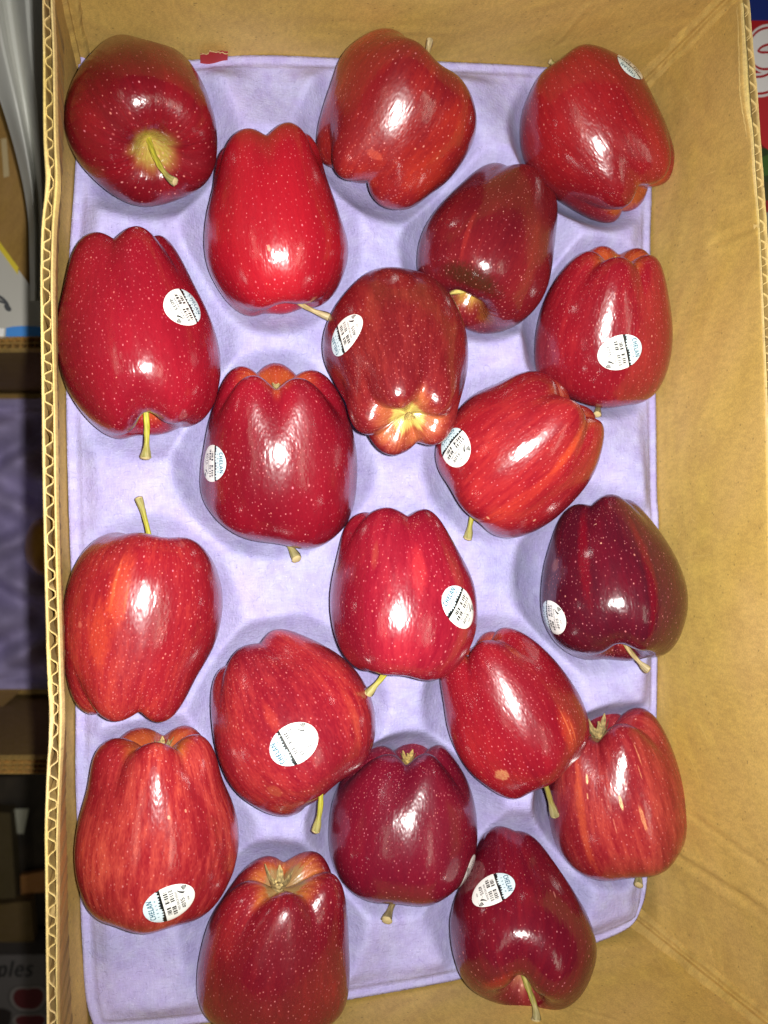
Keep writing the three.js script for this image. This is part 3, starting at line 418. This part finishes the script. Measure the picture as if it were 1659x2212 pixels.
// the oval fruit sticker, upright
const stickerTex = (() => {
  const W = 576, Hh = 768, c = document.createElement('canvas'); c.width = W; c.height = Hh; const x = c.getContext('2d');
  x.fillStyle = '#f4f4ee'; x.fillRect(0, 0, W, Hh); x.fillStyle = '#d6e9ef'; x.fillRect(0, 0, W, 262);
  x.textAlign = 'center'; x.fillStyle = '#1f5a72'; x.save(); x.translate(W / 2, 150); x.scale(.78, 1); x.font = '600 108px sans-serif'; x.fillText('CHELAN', 0, 0); x.restore();
  x.font = '600 40px sans-serif'; x.fillStyle = '#2a5d70'; [...'FRESH'].forEach((ch, i) => x.fillText(ch, W / 2 + (i - 2) * 66, 204));
  x.fillStyle = '#121414'; x.beginPath(); x.moveTo(0, 290); const R = rng(5); for (let i = 0; i <= 26; i++) x.lineTo(i / 26 * W, 240 + (i % 2 ? -16 : 10) + R() * 22 - 10 * Math.sin(i * .5)); x.lineTo(W, 290); x.closePath(); x.fill();
  const bars = (y, h, x0, x1, seed) => { const r = rng(seed); let p = x0; while (p < x1) { const w = 6 + Math.floor(r() * 4) * 7; x.fillStyle = '#1c1c1c'; if (r() > .12) x.fillRect(p, y, Math.min(w, x1 - p), h); p += w + 8 + Math.floor(r() * 3) * 6; } };
  bars(322, 62, 76, 262, 3); bars(322, 62, 316, 500, 4); bars(400, 62, 76, 262, 8); bars(400, 62, 316, 500, 11);
  x.fillStyle = '#55565a'; x.font = '600 44px sans-serif'; x.fillText('RED DELICIOUS', W / 2, 514); x.fillStyle = '#26272a'; x.font = '600 84px sans-serif'; x.fillText('4015', 212, 600);
  x.fillStyle = '#151515'; x.beginPath(); x.moveTo(316, 560); x.quadraticCurveTo(350, 570, 366, 606); x.quadraticCurveTo(400, 540, 462, 520); x.quadraticCurveTo(402, 580, 388, 634); x.quadraticCurveTo(360, 590, 316, 560); x.fill();
  x.beginPath(); x.moveTo(420, 610); x.lineTo(486, 588); x.quadraticCurveTo(500, 640, 452, 676); x.quadraticCurveTo(420, 650, 420, 610); x.fill(); x.strokeStyle = '#f4f4ee'; x.lineWidth = 4; for (let i = 0; i < 4; i++) { x.beginPath(); x.moveTo(424, 622 + i * 13); x.lineTo(494, 600 + i * 13); x.stroke(); }
  x.strokeStyle = '#777'; x.lineWidth = 6; x.setLineDash([7, 6]); x.beginPath(); x.arc(400, 600, 74, .9, 2.2); x.stroke(); x.setLineDash([]);
  x.fillStyle = '#44464a'; x.font = '600 38px sans-serif'; x.fillText('USA', 250, 668);
  const t = new THREE.CanvasTexture(c); t.colorSpace = THREE.SRGBColorSpace; return t;
})();
// rubbed, dusty and waxy patches: the sheen of the skin changes over the fruit
const waxBase = [0, 1, 2, 3].map((k) => dataTex(512, 256, (x, y, c) => { const a = x / 512 * 6.2832, X = Math.cos(a), Z = Math.sin(a), n = fbm(X * 2.2 + k * 9, Z * 2.2, y * .016, 3), m = fbm(X * 9 + k * 5, Z * 9, y * .06, 3), st = noise(X * 14 + k, Z * 14, y * .01), g = H1(x, y, 31 + k); c[0] = c[1] = c[2] = 255 * clamp(.215 + .12 * sstep(.42, .72, n) + .12 * (m - .5) + .04 * (st - .5) + .05 * (g - .5), .17, .5); }, false));
const waxMap = (id) => waxBase[id % 4];
const mStick = new THREE.MeshPhysicalMaterial({ map: stickerTex, roughness: .42, clearcoat: .25, clearcoatRoughness: .25, side: THREE.DoubleSide });
const stemCol = { green: ['#a6a030', '#b0a478'], tan: ['#9c8452', '#c8b892'], olive: ['#8f8438', '#a89c78'], brown: ['#847048', '#a08f6c'], yellow: ['#c2b05c', '#b8a860'] };
const stemMats = {}; for (const k in stemCol) { const a = new THREE.Color(stemCol[k][0]).convertLinearToSRGB(), b = a; stemMats[k] = [dataTex(64, 128, (x, y, c) => { const q = new THREE.Color(stemCol[k][0]), n = fbm(x * .3, y * .07, 3, 3), e = sstep(.62, 1, y / 128 + (n - .5) * .5), t = new THREE.Color(stemCol[k][1]); q.convertLinearToSRGB(); t.convertLinearToSRGB(); const v = .68 + .64 * n; for (let i = 0; i < 3; i++) c[i] = 255 * lerp(q.toArray()[i], t.toArray()[i] * .86, e * .8) * v; }, true)]; stemMats[k] = new THREE.MeshStandardMaterial({ map: stemMats[k][0], roughness: .6 }); }
const mEnd = new THREE.MeshStandardMaterial({ color: '#b5a274', roughness: .9 }), mSepal = new THREE.MeshStandardMaterial({ map: dataTex(64, 64, (x, y, c) => { const n = fbm(x * .2, y * .2, 1, 3); c[0] = 150 * (.55 + n); c[1] = 130 * (.55 + n); c[2] = 84 * (.55 + n); }, true), roughness: .95, side: THREE.DoubleSide }), mSepalY = mSepal.clone(); mSepalY.color.set(1.12, 1.08, .8);
APPLES.forEach((p, n) => {
  const id = n + 1, root = thing('red_apple', LABELS[id], 'apple', p.c.clone().add(V(0, -p.R, 0)), 'red apples in the lavender tray');
  const geo = bodyGeo(p), probe = new THREE.Mesh(geo.clone()); probe.geometry.boundsTree = new MeshBVH(probe.geometry); probe.material.side = THREE.DoubleSide;
  const marks = []; for (const [x, y, rx, ry, col, op, under] of MARKS[id] ?? []) { const h = castPhoto(...crop(id, x, y), [probe]); if (h) marks.push({ u: h.uv.x, v: h.uv.y, rx, ry, col, op, under }); }
  const [tex, bump] = skin(p, id, marks);
  part('fruit_body', geo, new THREE.MeshPhysicalMaterial({ map: tex, bumpMap: bump, bumpScale: .0003, roughness: 1, roughnessMap: waxMap(id), clearcoat: .25, clearcoatRoughness: .14, ior: 1.56 }), root);
  if (STEM[id]) {   // stalk: from the floor of the hollow, bowed to its free end with a swollen tip
    const [x, y, th, kind, lift] = STEM[id], base = appleLocal(p, 0, 0, V(0, 0, 0)).applyMatrix4(p.M).addScaledVector(p.ax, -.002), rim = p.c.clone().addScaledVector(p.ax, p.Lh * 1.02), dep = rim.clone().sub(camPos).dot(camFwd) - lift, [px, py] = crop(id, x, y);
    const tip = camPos.clone().addScaledVector(V(0, 0, 0).addScaledVector(camRight, (px - CAM.cx) / CAM.f).addScaledVector(camDown, (py - CAM.cy) / CAM.f).add(camFwd), dep);
    { const need = .0135, up = camPos.clone().sub(tip); if (tip.y < need) tip.addScaledVector(up, (need - tip.y) / up.y); }   // the free end lies on the tray, not in it
    const k = base.distanceTo(tip), c = new THREE.CubicBezierCurve3(base, base.clone().addScaledVector(p.ax, k * .42), tip.clone().lerp(base, .3).addScaledVector(p.ax, k * .08).add(V((noise(id, 1) - .5) * .006, 0, (noise(id, 9) - .5) * .006)), tip);
    const r0 = .00112 * th, rad = (t) => r0 * (1 + .35 * (1 - t) ** 6 + (.55 + .3 * noise(id, 7)) * sstep(.78, .98, t)), fr = c.computeFrenetFrames(40), NR = 12;
    const g = gridGeo(40, NR, (i, j, v) => { const q = c.getPointAt(i), f = Math.round(i * 40), a = j * 2 * Math.PI, r = rad(i) * (1 + .14 * Math.sin(3 * a + i * 5) + .34 * (noise(i * 11, Math.cos(a) * 2 + 5, Math.sin(a) * 2 + id) - .5)); v.copy(q).addScaledVector(fr.normals[f], Math.cos(a) * r).addScaledVector(fr.binormals[f], Math.sin(a) * r); }, (i, j, v, q) => { q[0] = j; q[1] = i; });
    const st = part('stem', g, stemMats[kind], root), tg = c.getTangentAt(1);
    const cap = new THREE.SphereGeometry(rad(1) * 1.0, 12, 8).scale(1, .45, 1); { const pa = cap.attributes.position; for (let i = 0; i < pa.count; i++) { const w = 1 + .3 * (noise(pa.getX(i) * 2500, pa.getY(i) * 2500, pa.getZ(i) * 2500 + id) - .5); pa.setXYZ(i, pa.getX(i) * w, pa.getY(i) * w, pa.getZ(i) * w); } cap.computeVertexNormals(); }
    cap.applyQuaternion(new THREE.Quaternion().setFromUnitVectors(V(0, 1, 0), tg)); cap.translate(tip.x, tip.y, tip.z); part('stem_end', cap, mEnd, st);
  }
  if (SEPAL[id]) {   // dried blossom remains in the basin
    const [k, yel] = SEPAL[id], gs = [], R = rng(id * 31), o = appleLocal(p, 1, 0, V(0, 0, 0));
    for (let s = 0; s < 5; s++) {
      const ph = s / 5 * 6.283 + p.roll + .6 + (R() - .5) * .4, len = (.0065 + .003 * R()) * k, w = .0022 * Math.sqrt(k), out = .8 + .4 * R(), tw = (R() - .5) * .8;
      const g = gridGeo(8, 4, (i, j, v) => { const ww = w * (1 - i * .85) * (1 + .2 * Math.sin(i * 9 + s)), r = .0012 * k + len * (i * .55 * out - .25 * i * i * (R.call ? .6 : 1)), yy = -len * (i * .75), cr = (j - .5) * 2; v.set(Math.sin(ph + tw * i * .5) * r + Math.cos(ph) * cr * ww, yy - (cr * cr) * ww * .35, Math.cos(ph + tw * i * .5) * r - Math.sin(ph) * cr * ww); }, (i, j, v, q) => { q[0] = j * .4 + s * .2; q[1] = i * .6; });
      gs.push(g);
    }
    const tuft = new THREE.SphereGeometry(.0022 * k, 14, 10).scale(1, .7, 1); { const pa = tuft.attributes.position; for (let i = 0; i < pa.count; i++) { const w = 1 + .9 * (noise(pa.getX(i) * 1800 + 50, pa.getY(i) * 1800 + 50, pa.getZ(i) * 1800 + id) - .5); pa.setXYZ(i, pa.getX(i) * w, pa.getY(i) * w, pa.getZ(i) * w); } tuft.computeVertexNormals(); }
    gs.push(tuft); const g = mergeGeometries(gs.map((q) => { const h = q.index ? q.toNonIndexed() : q; return h; })); g.translate(0, o.y + .0004, 0); g.applyMatrix4(p.M); part('sepals', g, yel ? mSepalY : mSepal, root);
  }
  if (STICK[id]) {
    const [x, y, ux, uy] = STICK[id], h = castPhoto(...crop(id, x, y), [probe]);
    if (h) {
      const nor = h.face.normal.clone(); if (nor.dot(camPos.clone().sub(h.point)) < 0) nor.negate();
      const up3 = camRight.clone().multiplyScalar(ux).addScaledVector(camDown, uy); up3.addScaledVector(nor, -up3.dot(nor)).normalize(); const rt = up3.clone().cross(nor).normalize();
      const a = .00865, b = .0113, drop = (X, Y) => { const o = h.point.clone().addScaledVector(rt, X).addScaledVector(up3, Y).addScaledVector(nor, .012); ray.set(o, nor.clone().negate()); ray.far = .05; const q = ray.intersectObject(probe, false)[0]; return q ? q.point : h.point.clone().addScaledVector(rt, X).addScaledVector(up3, Y).addScaledVector(nor, -.004); };
      const NRr = 12, NAa = 48, lay = (off) => gridGeo(NRr, NAa, (i, j, v) => { const t = j * 2 * Math.PI, X = Math.cos(t) * a * i, Y = Math.sin(t) * b * i; v.copy(drop(X, Y)).addScaledVector(nor, off - (i > .99 ? .00012 : 0)); }, (i, j, v, q) => { const t = j * 2 * Math.PI; q[0] = .5 + .5 * Math.cos(t) * i * .985; q[1] = .5 + .5 * Math.sin(t) * i * .985; });
      part('sticker', lay(.00028), mStick, root);
    }
  }
});
// ---------- what lies around the box ----------
{ // red tab standing in for carton seen through a torn hole
  const t = thing('red_hole_tab', 'small red tab standing in for carton seen through a torn hole behind the tray', 'tab', at(462, 124, 0)), q = at(462, 124, 0);
  const w = .0136, tabZ = (x, y) => lerp(baseB(x), zB(x), Math.max(0, y) / RIM) + .0026, g = gridGeo(14, 24, (i, j, v) => { const ragged = .0024 * (noise(j * 9, 4) - .3) + (j > .3 && j < .7 ? .0016 : 0); v.set(q.x + (j - .5) * w, lerp(-.012, .0095 + ragged, i), tabZ(q.x + (j - .5) * w, lerp(-.012, .0095 + ragged, i)) + .0006 * Math.sin(j * 5)); }, (i, j, v, u) => { u[0] = j; u[1] = i; });
  const m = new THREE.MeshStandardMaterial({ color: new THREE.Color(.42, .02, .014), roughness: .6, side: THREE.DoubleSide }); part('red_board', g, m, t);
  const f = gridGeo(3, 40, (i, j, v) => { const ragged = .0024 * (noise(j * 9, 4) - .3) + (j > .3 && j < .7 ? .0016 : 0), fz = .0009 * noise(j * 40, 2); v.set(q.x + (j - .5) * w, .0095 + ragged + (i - .3) * .0012 * (.4 + fz * 900), tabZ(q.x + (j - .5) * w, .0095 + ragged) + .0007); }, (i, j, v, u) => { u[0] = j * .1; u[1] = i * .01; });
  part('torn_edge', f, mLip, t);
}
// plate through four photo points at given heights, with thickness downward
function plate(pts, th, seg = 12) {
  const P = pts.map(([x, y, h]) => at(x, y, h)), b = (i, j, v, dy) => v.set(0, 0, 0).addScaledVector(P[0], (1 - i) * (1 - j)).addScaledVector(P[1], (1 - i) * j).addScaledVector(P[2], i * j).addScaledVector(P[3], i * (1 - j)).add(V(0, dy, 0));
  const uv = (i, j, v, q) => { q[0] = j; q[1] = 1 - i; };
  const top = gridGeo(seg, seg, (i, j, v) => b(i, j, v, 0), uv), bot = gridGeo(seg, seg, (i, j, v) => b(1 - i, j, v, -th), uv);
  const edge = (A, B) => gridGeo(1, seg, (i, j, v) => { b(lerp(A[0], B[0], j), lerp(A[1], B[1], j), v, i ? -th : 0); }, (i, j, v, q) => { q[0] = .03 + .02 * j; q[1] = .5 + .02 * i; });
  return mergeGeometries([top, bot, edge([0, 0], [0, 1]), edge([0, 1], [1, 1]), edge([1, 1], [1, 0]), edge([1, 0], [0, 0])]);
}
const two = (o) => new THREE.MeshStandardMaterial({ roughness: .8, side: THREE.DoubleSide, ...o });
const canvasTex = (w, h, draw) => { const c = document.createElement('canvas'); c.width = w; c.height = h; draw(c.getContext('2d'), w, h); const t = new THREE.CanvasTexture(c); t.colorSpace = THREE.SRGBColorSpace; return t; };
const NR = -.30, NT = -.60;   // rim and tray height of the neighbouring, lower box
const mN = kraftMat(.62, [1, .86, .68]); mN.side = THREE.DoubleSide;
{
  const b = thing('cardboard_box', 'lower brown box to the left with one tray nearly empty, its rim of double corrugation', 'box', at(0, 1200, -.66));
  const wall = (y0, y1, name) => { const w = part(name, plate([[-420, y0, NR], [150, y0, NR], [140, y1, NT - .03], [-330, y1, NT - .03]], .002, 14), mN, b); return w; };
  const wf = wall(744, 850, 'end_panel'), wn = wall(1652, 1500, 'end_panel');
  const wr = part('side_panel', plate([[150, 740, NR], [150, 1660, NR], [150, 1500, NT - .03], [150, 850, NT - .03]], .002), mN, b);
  const rim = (yA, yB, par, n) => {   // double-wall rim: liners and two zigzags
    const L = (s) => { const y = lerp(yA, yB, s); return [at(-420, y, NR + .001), at(130, y + (yA < 1000 ? -4 : -3), NR + .001)]; };
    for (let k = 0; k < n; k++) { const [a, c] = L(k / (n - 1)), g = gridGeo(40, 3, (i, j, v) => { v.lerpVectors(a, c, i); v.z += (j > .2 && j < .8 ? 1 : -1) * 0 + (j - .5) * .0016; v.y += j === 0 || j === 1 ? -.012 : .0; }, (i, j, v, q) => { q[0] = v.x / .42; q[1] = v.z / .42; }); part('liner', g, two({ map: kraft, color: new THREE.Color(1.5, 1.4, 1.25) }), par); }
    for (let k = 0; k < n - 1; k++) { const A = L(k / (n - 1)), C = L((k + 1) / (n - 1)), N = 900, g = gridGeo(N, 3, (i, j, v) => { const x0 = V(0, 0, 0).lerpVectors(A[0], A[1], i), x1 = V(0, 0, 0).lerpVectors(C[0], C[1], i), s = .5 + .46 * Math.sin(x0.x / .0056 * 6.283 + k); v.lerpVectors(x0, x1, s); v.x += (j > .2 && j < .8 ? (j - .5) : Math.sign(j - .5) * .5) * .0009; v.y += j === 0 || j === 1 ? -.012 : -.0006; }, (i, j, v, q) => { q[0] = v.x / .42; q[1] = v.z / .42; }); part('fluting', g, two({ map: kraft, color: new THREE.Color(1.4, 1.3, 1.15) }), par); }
  };
  rim(731, 756, wf, 3); rim(1643, 1674, wn, 4);
  // creased brown flap folded down inside
  part('inner_flap', plate([[-200, 1497, NT - .0], [45, 1492, NT + .01], [2, 1530, NT + .05], [-200, 1560, NT + .05]], .001, 8), kraftMat(.78, [1, .86, .68]), wn).material.side = THREE.DoubleSide;
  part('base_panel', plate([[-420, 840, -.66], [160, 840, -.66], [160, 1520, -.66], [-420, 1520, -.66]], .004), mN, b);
}
{
  const t = thing('fruit_tray', 'greyish purple pulp tray at the bottom of the lower box on the left', 'tray', at(0, 1180, NT));
  const P0 = at(-380, 864, NT), P1 = at(128, 861, NT), P2 = at(128, 1488, NT), P3 = at(-380, 1490, NT);
  const g = gridGeo(150, 90, (i, j, v) => { v.set(0, 0, 0).addScaledVector(P0, (1 - i) * (1 - j)).addScaledVector(P1, (1 - i) * j).addScaledVector(P2, i * j).addScaledVector(P3, i * (1 - j)); const e = Math.min(i, 1 - i) * .36; v.y += sstep(.004, .03, e) * (.020 * Math.sin(v.x * 78 + Math.sin(v.z * 60)) * Math.sin(v.z * 92 + .6) + .007 * (fbm(v.x * 30, v.z * 30, 3, 3) - .5)) - .004 * Math.exp(-(((e - .012) / .004) ** 2)); }, (i, j, v, q) => { q[0] = v.x / .3; q[1] = v.z / .3; });
  part('tray_sheet', g, two({ map: dataTex(256, 256, (x, y, c) => { const n = fbm(x * .05, y * .05, 4, 4), k = .75 + .5 * n; c[0] = 166 * k; c[1] = 154 * k; c[2] = 196 * k; }, true), roughness: .95 }), t);
  const c = at(117, 1180, NT + .03), a = thing('yellow_apple', 'yellow apple half hidden behind the box edge on the lower grey tray', 'apple', c.clone().add(V(0, -.03, 0)));
  const pp = { cx: 117, cy: 1180, al: -1.4, be: .5, R: .029, Lh: .028, taper: .9, A: .12, roll: .4, bend: 0, capT: 0, capB: 0, L5: [0, 0, 0, 0, 0], R5: [0, 0, 0, 0, 0], seed: 44, yc: NT + .03 }; pp.M = appleFrame(pp); pp.ax = V(pp.M.elements[4], pp.M.elements[5], pp.M.elements[6]);
  part('fruit_body', bodyGeo(pp), new THREE.MeshPhysicalMaterial({ map: dataTex(256, 128, (x, y, o) => { const n = fbm(Math.cos(x / 40.7) * 3 + 9, Math.sin(x / 40.7) * 3, y * .03, 3); o[0] = 186 * (.8 + .4 * n); o[1] = 140 * (.7 + .5 * n); o[2] = 34; }, true), roughness: .4, clearcoat: .3 }), a);
  const b0 = appleLocal(pp, 0, 0, V(0, 0, 0)).applyMatrix4(pp.M), cv = new THREE.QuadraticBezierCurve3(b0, b0.clone().addScaledVector(pp.ax, .012), b0.clone().addScaledVector(pp.ax, .02).add(V(.005, 0, 0))); part('stem', new THREE.TubeGeometry(cv, 12, .0012, 8), stemMats.tan, a);
}
{ // white printed carton flap with a yellow edge above the lower box
  const t = thing('printed_carton', 'white printed carton flap with a blue patch and yellow edge, left of the box', 'carton', at(20, 690, -.29));
  const tex = canvasTex(512, 512, (x, w, h) => { x.fillStyle = '#b9b5ab'; x.fillRect(0, 0, w, h); x.fillStyle = '#2f86d8'; x.beginPath(); x.moveTo(300, 512); x.lineTo(306, 452); x.quadraticCurveTo(420, 415, 512, 380); x.lineTo(512, 512); x.fill(); x.fillStyle = '#f2f0ee'; x.beginPath(); x.moveTo(40, 512); x.lineTo(60, 470); x.lineTo(296, 458); x.lineTo(290, 512); x.fill(); x.strokeStyle = '#34363a'; x.lineWidth = 14; x.lineCap = 'round'; x.beginPath(); x.moveTo(60, 330); x.lineTo(300, 310); x.stroke(); x.lineWidth = 20; x.beginPath(); x.moveTo(262, 290); x.quadraticCurveTo(310, 286, 318, 312); x.stroke(); x.beginPath(); x.arc(318, 330, 10, 0, 7); x.stroke(); });
  part('printed_panel', plate([[-110, 380, -.285], [86, 645, -.29], [96, 728, -.30], [-110, 732, -.30]], .004), two({ map: tex, roughness: .6 }), t);
  part('yellow_edge', plate([[-112, 370, -.284], [40, 578, -.287], [37, 592, -.288], [-112, 385, -.2855]], .002, 6), two({ color: new THREE.Color(.72, .55, .03), roughness: .5 }), t);
}
{
  const t = thing('cardboard_box', 'closed brown carton behind the white flap in the far left corner', 'box', at(20, 350, -.4));
  const c = kraftMat(.7, [1, .83, .6]); c.side = THREE.DoubleSide;
  part('top_panel', plate([[-300, 60, -.36], [95, 70, -.36], [110, 700, -.36], [-300, 700, -.36]], .005), c, t);
  part('packing_tape', plate([[2, 300, -.358], [14, 298, -.358], [20, 380, -.358], [8, 384, -.358]], .0006, 6), new THREE.MeshPhysicalMaterial({ color: new THREE.Color(.62, .48, .26), roughness: .25, clearcoat: .6, side: THREE.DoubleSide }), t);
}
{ // film hanging in folds beside the box
  const t = thing('plastic_sheet', 'grey-white plastic sheet hanging in folds beside the box at the far left', 'plastic sheet', at(60, 200, -.2));
  const fold = smoothPiece([[-.2, -.17], [0, -.165], [.30, -.15], [.40, -.148], [.47, -.168], [.54, -.168], [.66, -.135], [.76, -.13], [.86, -.14], [1, -.16], [1.2, -.17]], .1);
  const g = gridGeo(70, 130, (i, j, v) => {
    const row = lerp(-170, 650, i), xl = lerp(-90, 62, sstep(-.1, 1, (row + 100) / 620)), s = fold(j);
    v.copy(at(lerp(xl, 101, j) + 3 * noise(i * 6, j * 5), row, s - .05 * sstep(.45, .8, i) - .02 * i + .004 * (noise(i * 3, j * 4, 2) - .5)));
  }, (i, j, v, q) => { q[0] = j; q[1] = i; });
  part('film', g, new THREE.MeshPhysicalMaterial({ color: new THREE.Color(.80, .80, .74), roughness: .4, transmission: .15, thickness: 0, side: THREE.DoubleSide }), t);
}
const FL = -.95;
{
  const f = new THREE.Mesh(new THREE.PlaneGeometry(6, 6, 1, 1).rotateX(-Math.PI / 2).translate(0, FL, 0), two({ map: dataTex(256, 256, (x, y, c) => { const n = fbm(x * .06, y * .06, 2, 4), m = noise(x * .3, y * .3, 4); c[0] = 52 * (.5 + n) + 14 * m; c[1] = 44 * (.5 + n) + 12 * m; c[2] = 34 * (.5 + n) + 10 * m; }, true), roughness: .8 }));
  f.material.map.repeat.set(8, 8); f.name = 'floor'; f.userData = { kind: 'structure', label: 'dark mottled floor far below the box', category: 'floor' }; f.receiveShadow = true; scene.add(f);
  const slab = (name, label, cat, pts, th, mat, nm) => { const P = at((pts[0][0] + pts[2][0]) / 2, (pts[0][1] + pts[2][1]) / 2, pts[0][2]), t = thing(name, label, cat, P.clone()); part(nm, plate(pts, th), mat, t); return t; };
  slab('paper_scrap', 'pale tapering scrap of paper on the dark floor at lower left', 'paper', [[29, 1748, FL + .02], [62, 1747, FL + .02], [51, 1801, FL + .012], [35, 1801, FL + .012]], .001, two({ color: new THREE.Color(.55, .54, .42) }), 'paper');
  slab('wood_block', 'pinkish brown wooden slat end on the floor at lower left', 'wood', [[44, 1892, FL + .03], [130, 1876, FL + .03], [130, 1924, FL + .03], [46, 1932, FL + .03]], .015, two({ map: kraft, color: new THREE.Color(.85, .55, .45) }), 'slat');
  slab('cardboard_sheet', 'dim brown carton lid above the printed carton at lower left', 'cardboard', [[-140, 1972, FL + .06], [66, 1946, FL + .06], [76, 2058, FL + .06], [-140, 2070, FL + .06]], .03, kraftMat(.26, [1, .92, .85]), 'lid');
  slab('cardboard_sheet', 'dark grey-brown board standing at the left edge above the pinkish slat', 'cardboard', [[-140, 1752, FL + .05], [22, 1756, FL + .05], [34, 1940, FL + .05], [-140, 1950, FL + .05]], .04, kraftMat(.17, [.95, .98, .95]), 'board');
  const tex = canvasTex(1024, 512, (x, w, h) => {
    x.fillStyle = '#8d8886'; x.fillRect(0, 0, w, h); x.fillStyle = '#2b2a2c'; x.font = 'italic 700 118px sans-serif'; x.textAlign = 'right'; x.fillText('apples', 935, 122);
    const blob = (cx, cy, rx, ry) => { for (const [k, c] of [[1.35, '#6c6865'], [1.22, '#b8b2ae'], [1, '#7a1520']]) { x.fillStyle = c; x.beginPath(); x.moveTo(cx - rx * k, cy); x.quadraticCurveTo(cx - rx * k, cy - ry * k * 1.2, cx, cy - ry * k * .9); x.quadraticCurveTo(cx + rx * k * 1.1, cy - ry * k * 1.3, cx + rx * k, cy); x.quadraticCurveTo(cx + rx * k * .7, cy + ry * k * 1.2, cx, cy + ry * k); x.quadraticCurveTo(cx - rx * k * .8, cy + ry * k * 1.1, cx - rx * k, cy); x.fill(); } };
    blob(905, 245, 95, 58); blob(915, 372, 92, 34); x.fillStyle = '#33221e'; x.beginPath(); x.moveTo(560, 512); x.lineTo(640, 330); x.quadraticCurveTo(720, 270, 800, 320); x.lineTo(760, 512); x.fill();
  });
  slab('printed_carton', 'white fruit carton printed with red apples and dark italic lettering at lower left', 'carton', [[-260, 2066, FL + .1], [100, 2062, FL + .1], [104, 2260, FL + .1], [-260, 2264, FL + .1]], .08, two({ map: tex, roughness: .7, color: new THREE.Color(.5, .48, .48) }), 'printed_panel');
}
{
  const tex = canvasTex(512, 1024, (x, w, h) => {
    const band = (c, a, b) => { x.fillStyle = c; x.fillRect(0, a * h, w, (b - a) * h); };
    band('#14286e', 0, .10); band('#a3161c', .10, .34); band('#6d1a18', .34, .48); band('#2c3a1c', .48, .58); band('#3a3a22', .58, .635); band('#86241f', .635, .67); band('#777a6c', .67, .80); band('#8a2a26', .80, .82); band('#5d4a42', .82, 1);
    x.fillStyle = '#b4252a'; x.beginPath(); x.ellipse(170, 415, 150, 92, .3, 0, 7); x.fill(); x.fillStyle = '#8e1a20'; x.beginPath(); x.ellipse(420, 440, 150, 90, 0, 0, 7); x.fill(); x.fillStyle = '#3d5a24'; x.beginPath(); x.ellipse(130, 540, 120, 30, -.2, 0, 7); x.fill();
    x.lineJoin = x.lineCap = 'round'; for (const [c, lw] of [['#d8d0cc', 74], ['#a3161c', 58], ['#e2dcd8', 44]]) { x.strokeStyle = c; x.lineWidth = lw; x.beginPath(); x.moveTo(230, 150); x.bezierCurveTo(60, 140, 40, 230, 150, 225); x.bezierCurveTo(260, 220, 240, 300, 90, 300); x.moveTo(330, 190); x.bezierCurveTo(250, 190, 260, 290, 340, 280); x.lineTo(360, 190); x.lineTo(372, 290); x.stroke(); }
  });
  const t = thing('printed_carton', 'red and blue printed fruit carton beyond the right rim of the box', 'carton', at(1690, 300, -.09));
  part('printed_panel', plate([[1590, -28, -.05], [1760, -28, -.05], [1830, 700, -.05], [1640, 700, -.05]], .004), two({ map: tex, roughness: .55 }), t);
  part('carton_body', plate([[1592, -20, -.056], [1760, -20, -.056], [1830, 690, -.056], [1642, 690, -.056]], .3), two({ color: new THREE.Color(.2, .1, .08) }), t);
}
scene.traverse((o) => { if (o.isMesh) { o.castShadow = o.receiveShadow = true; } });
renderer.render(scene, camera);
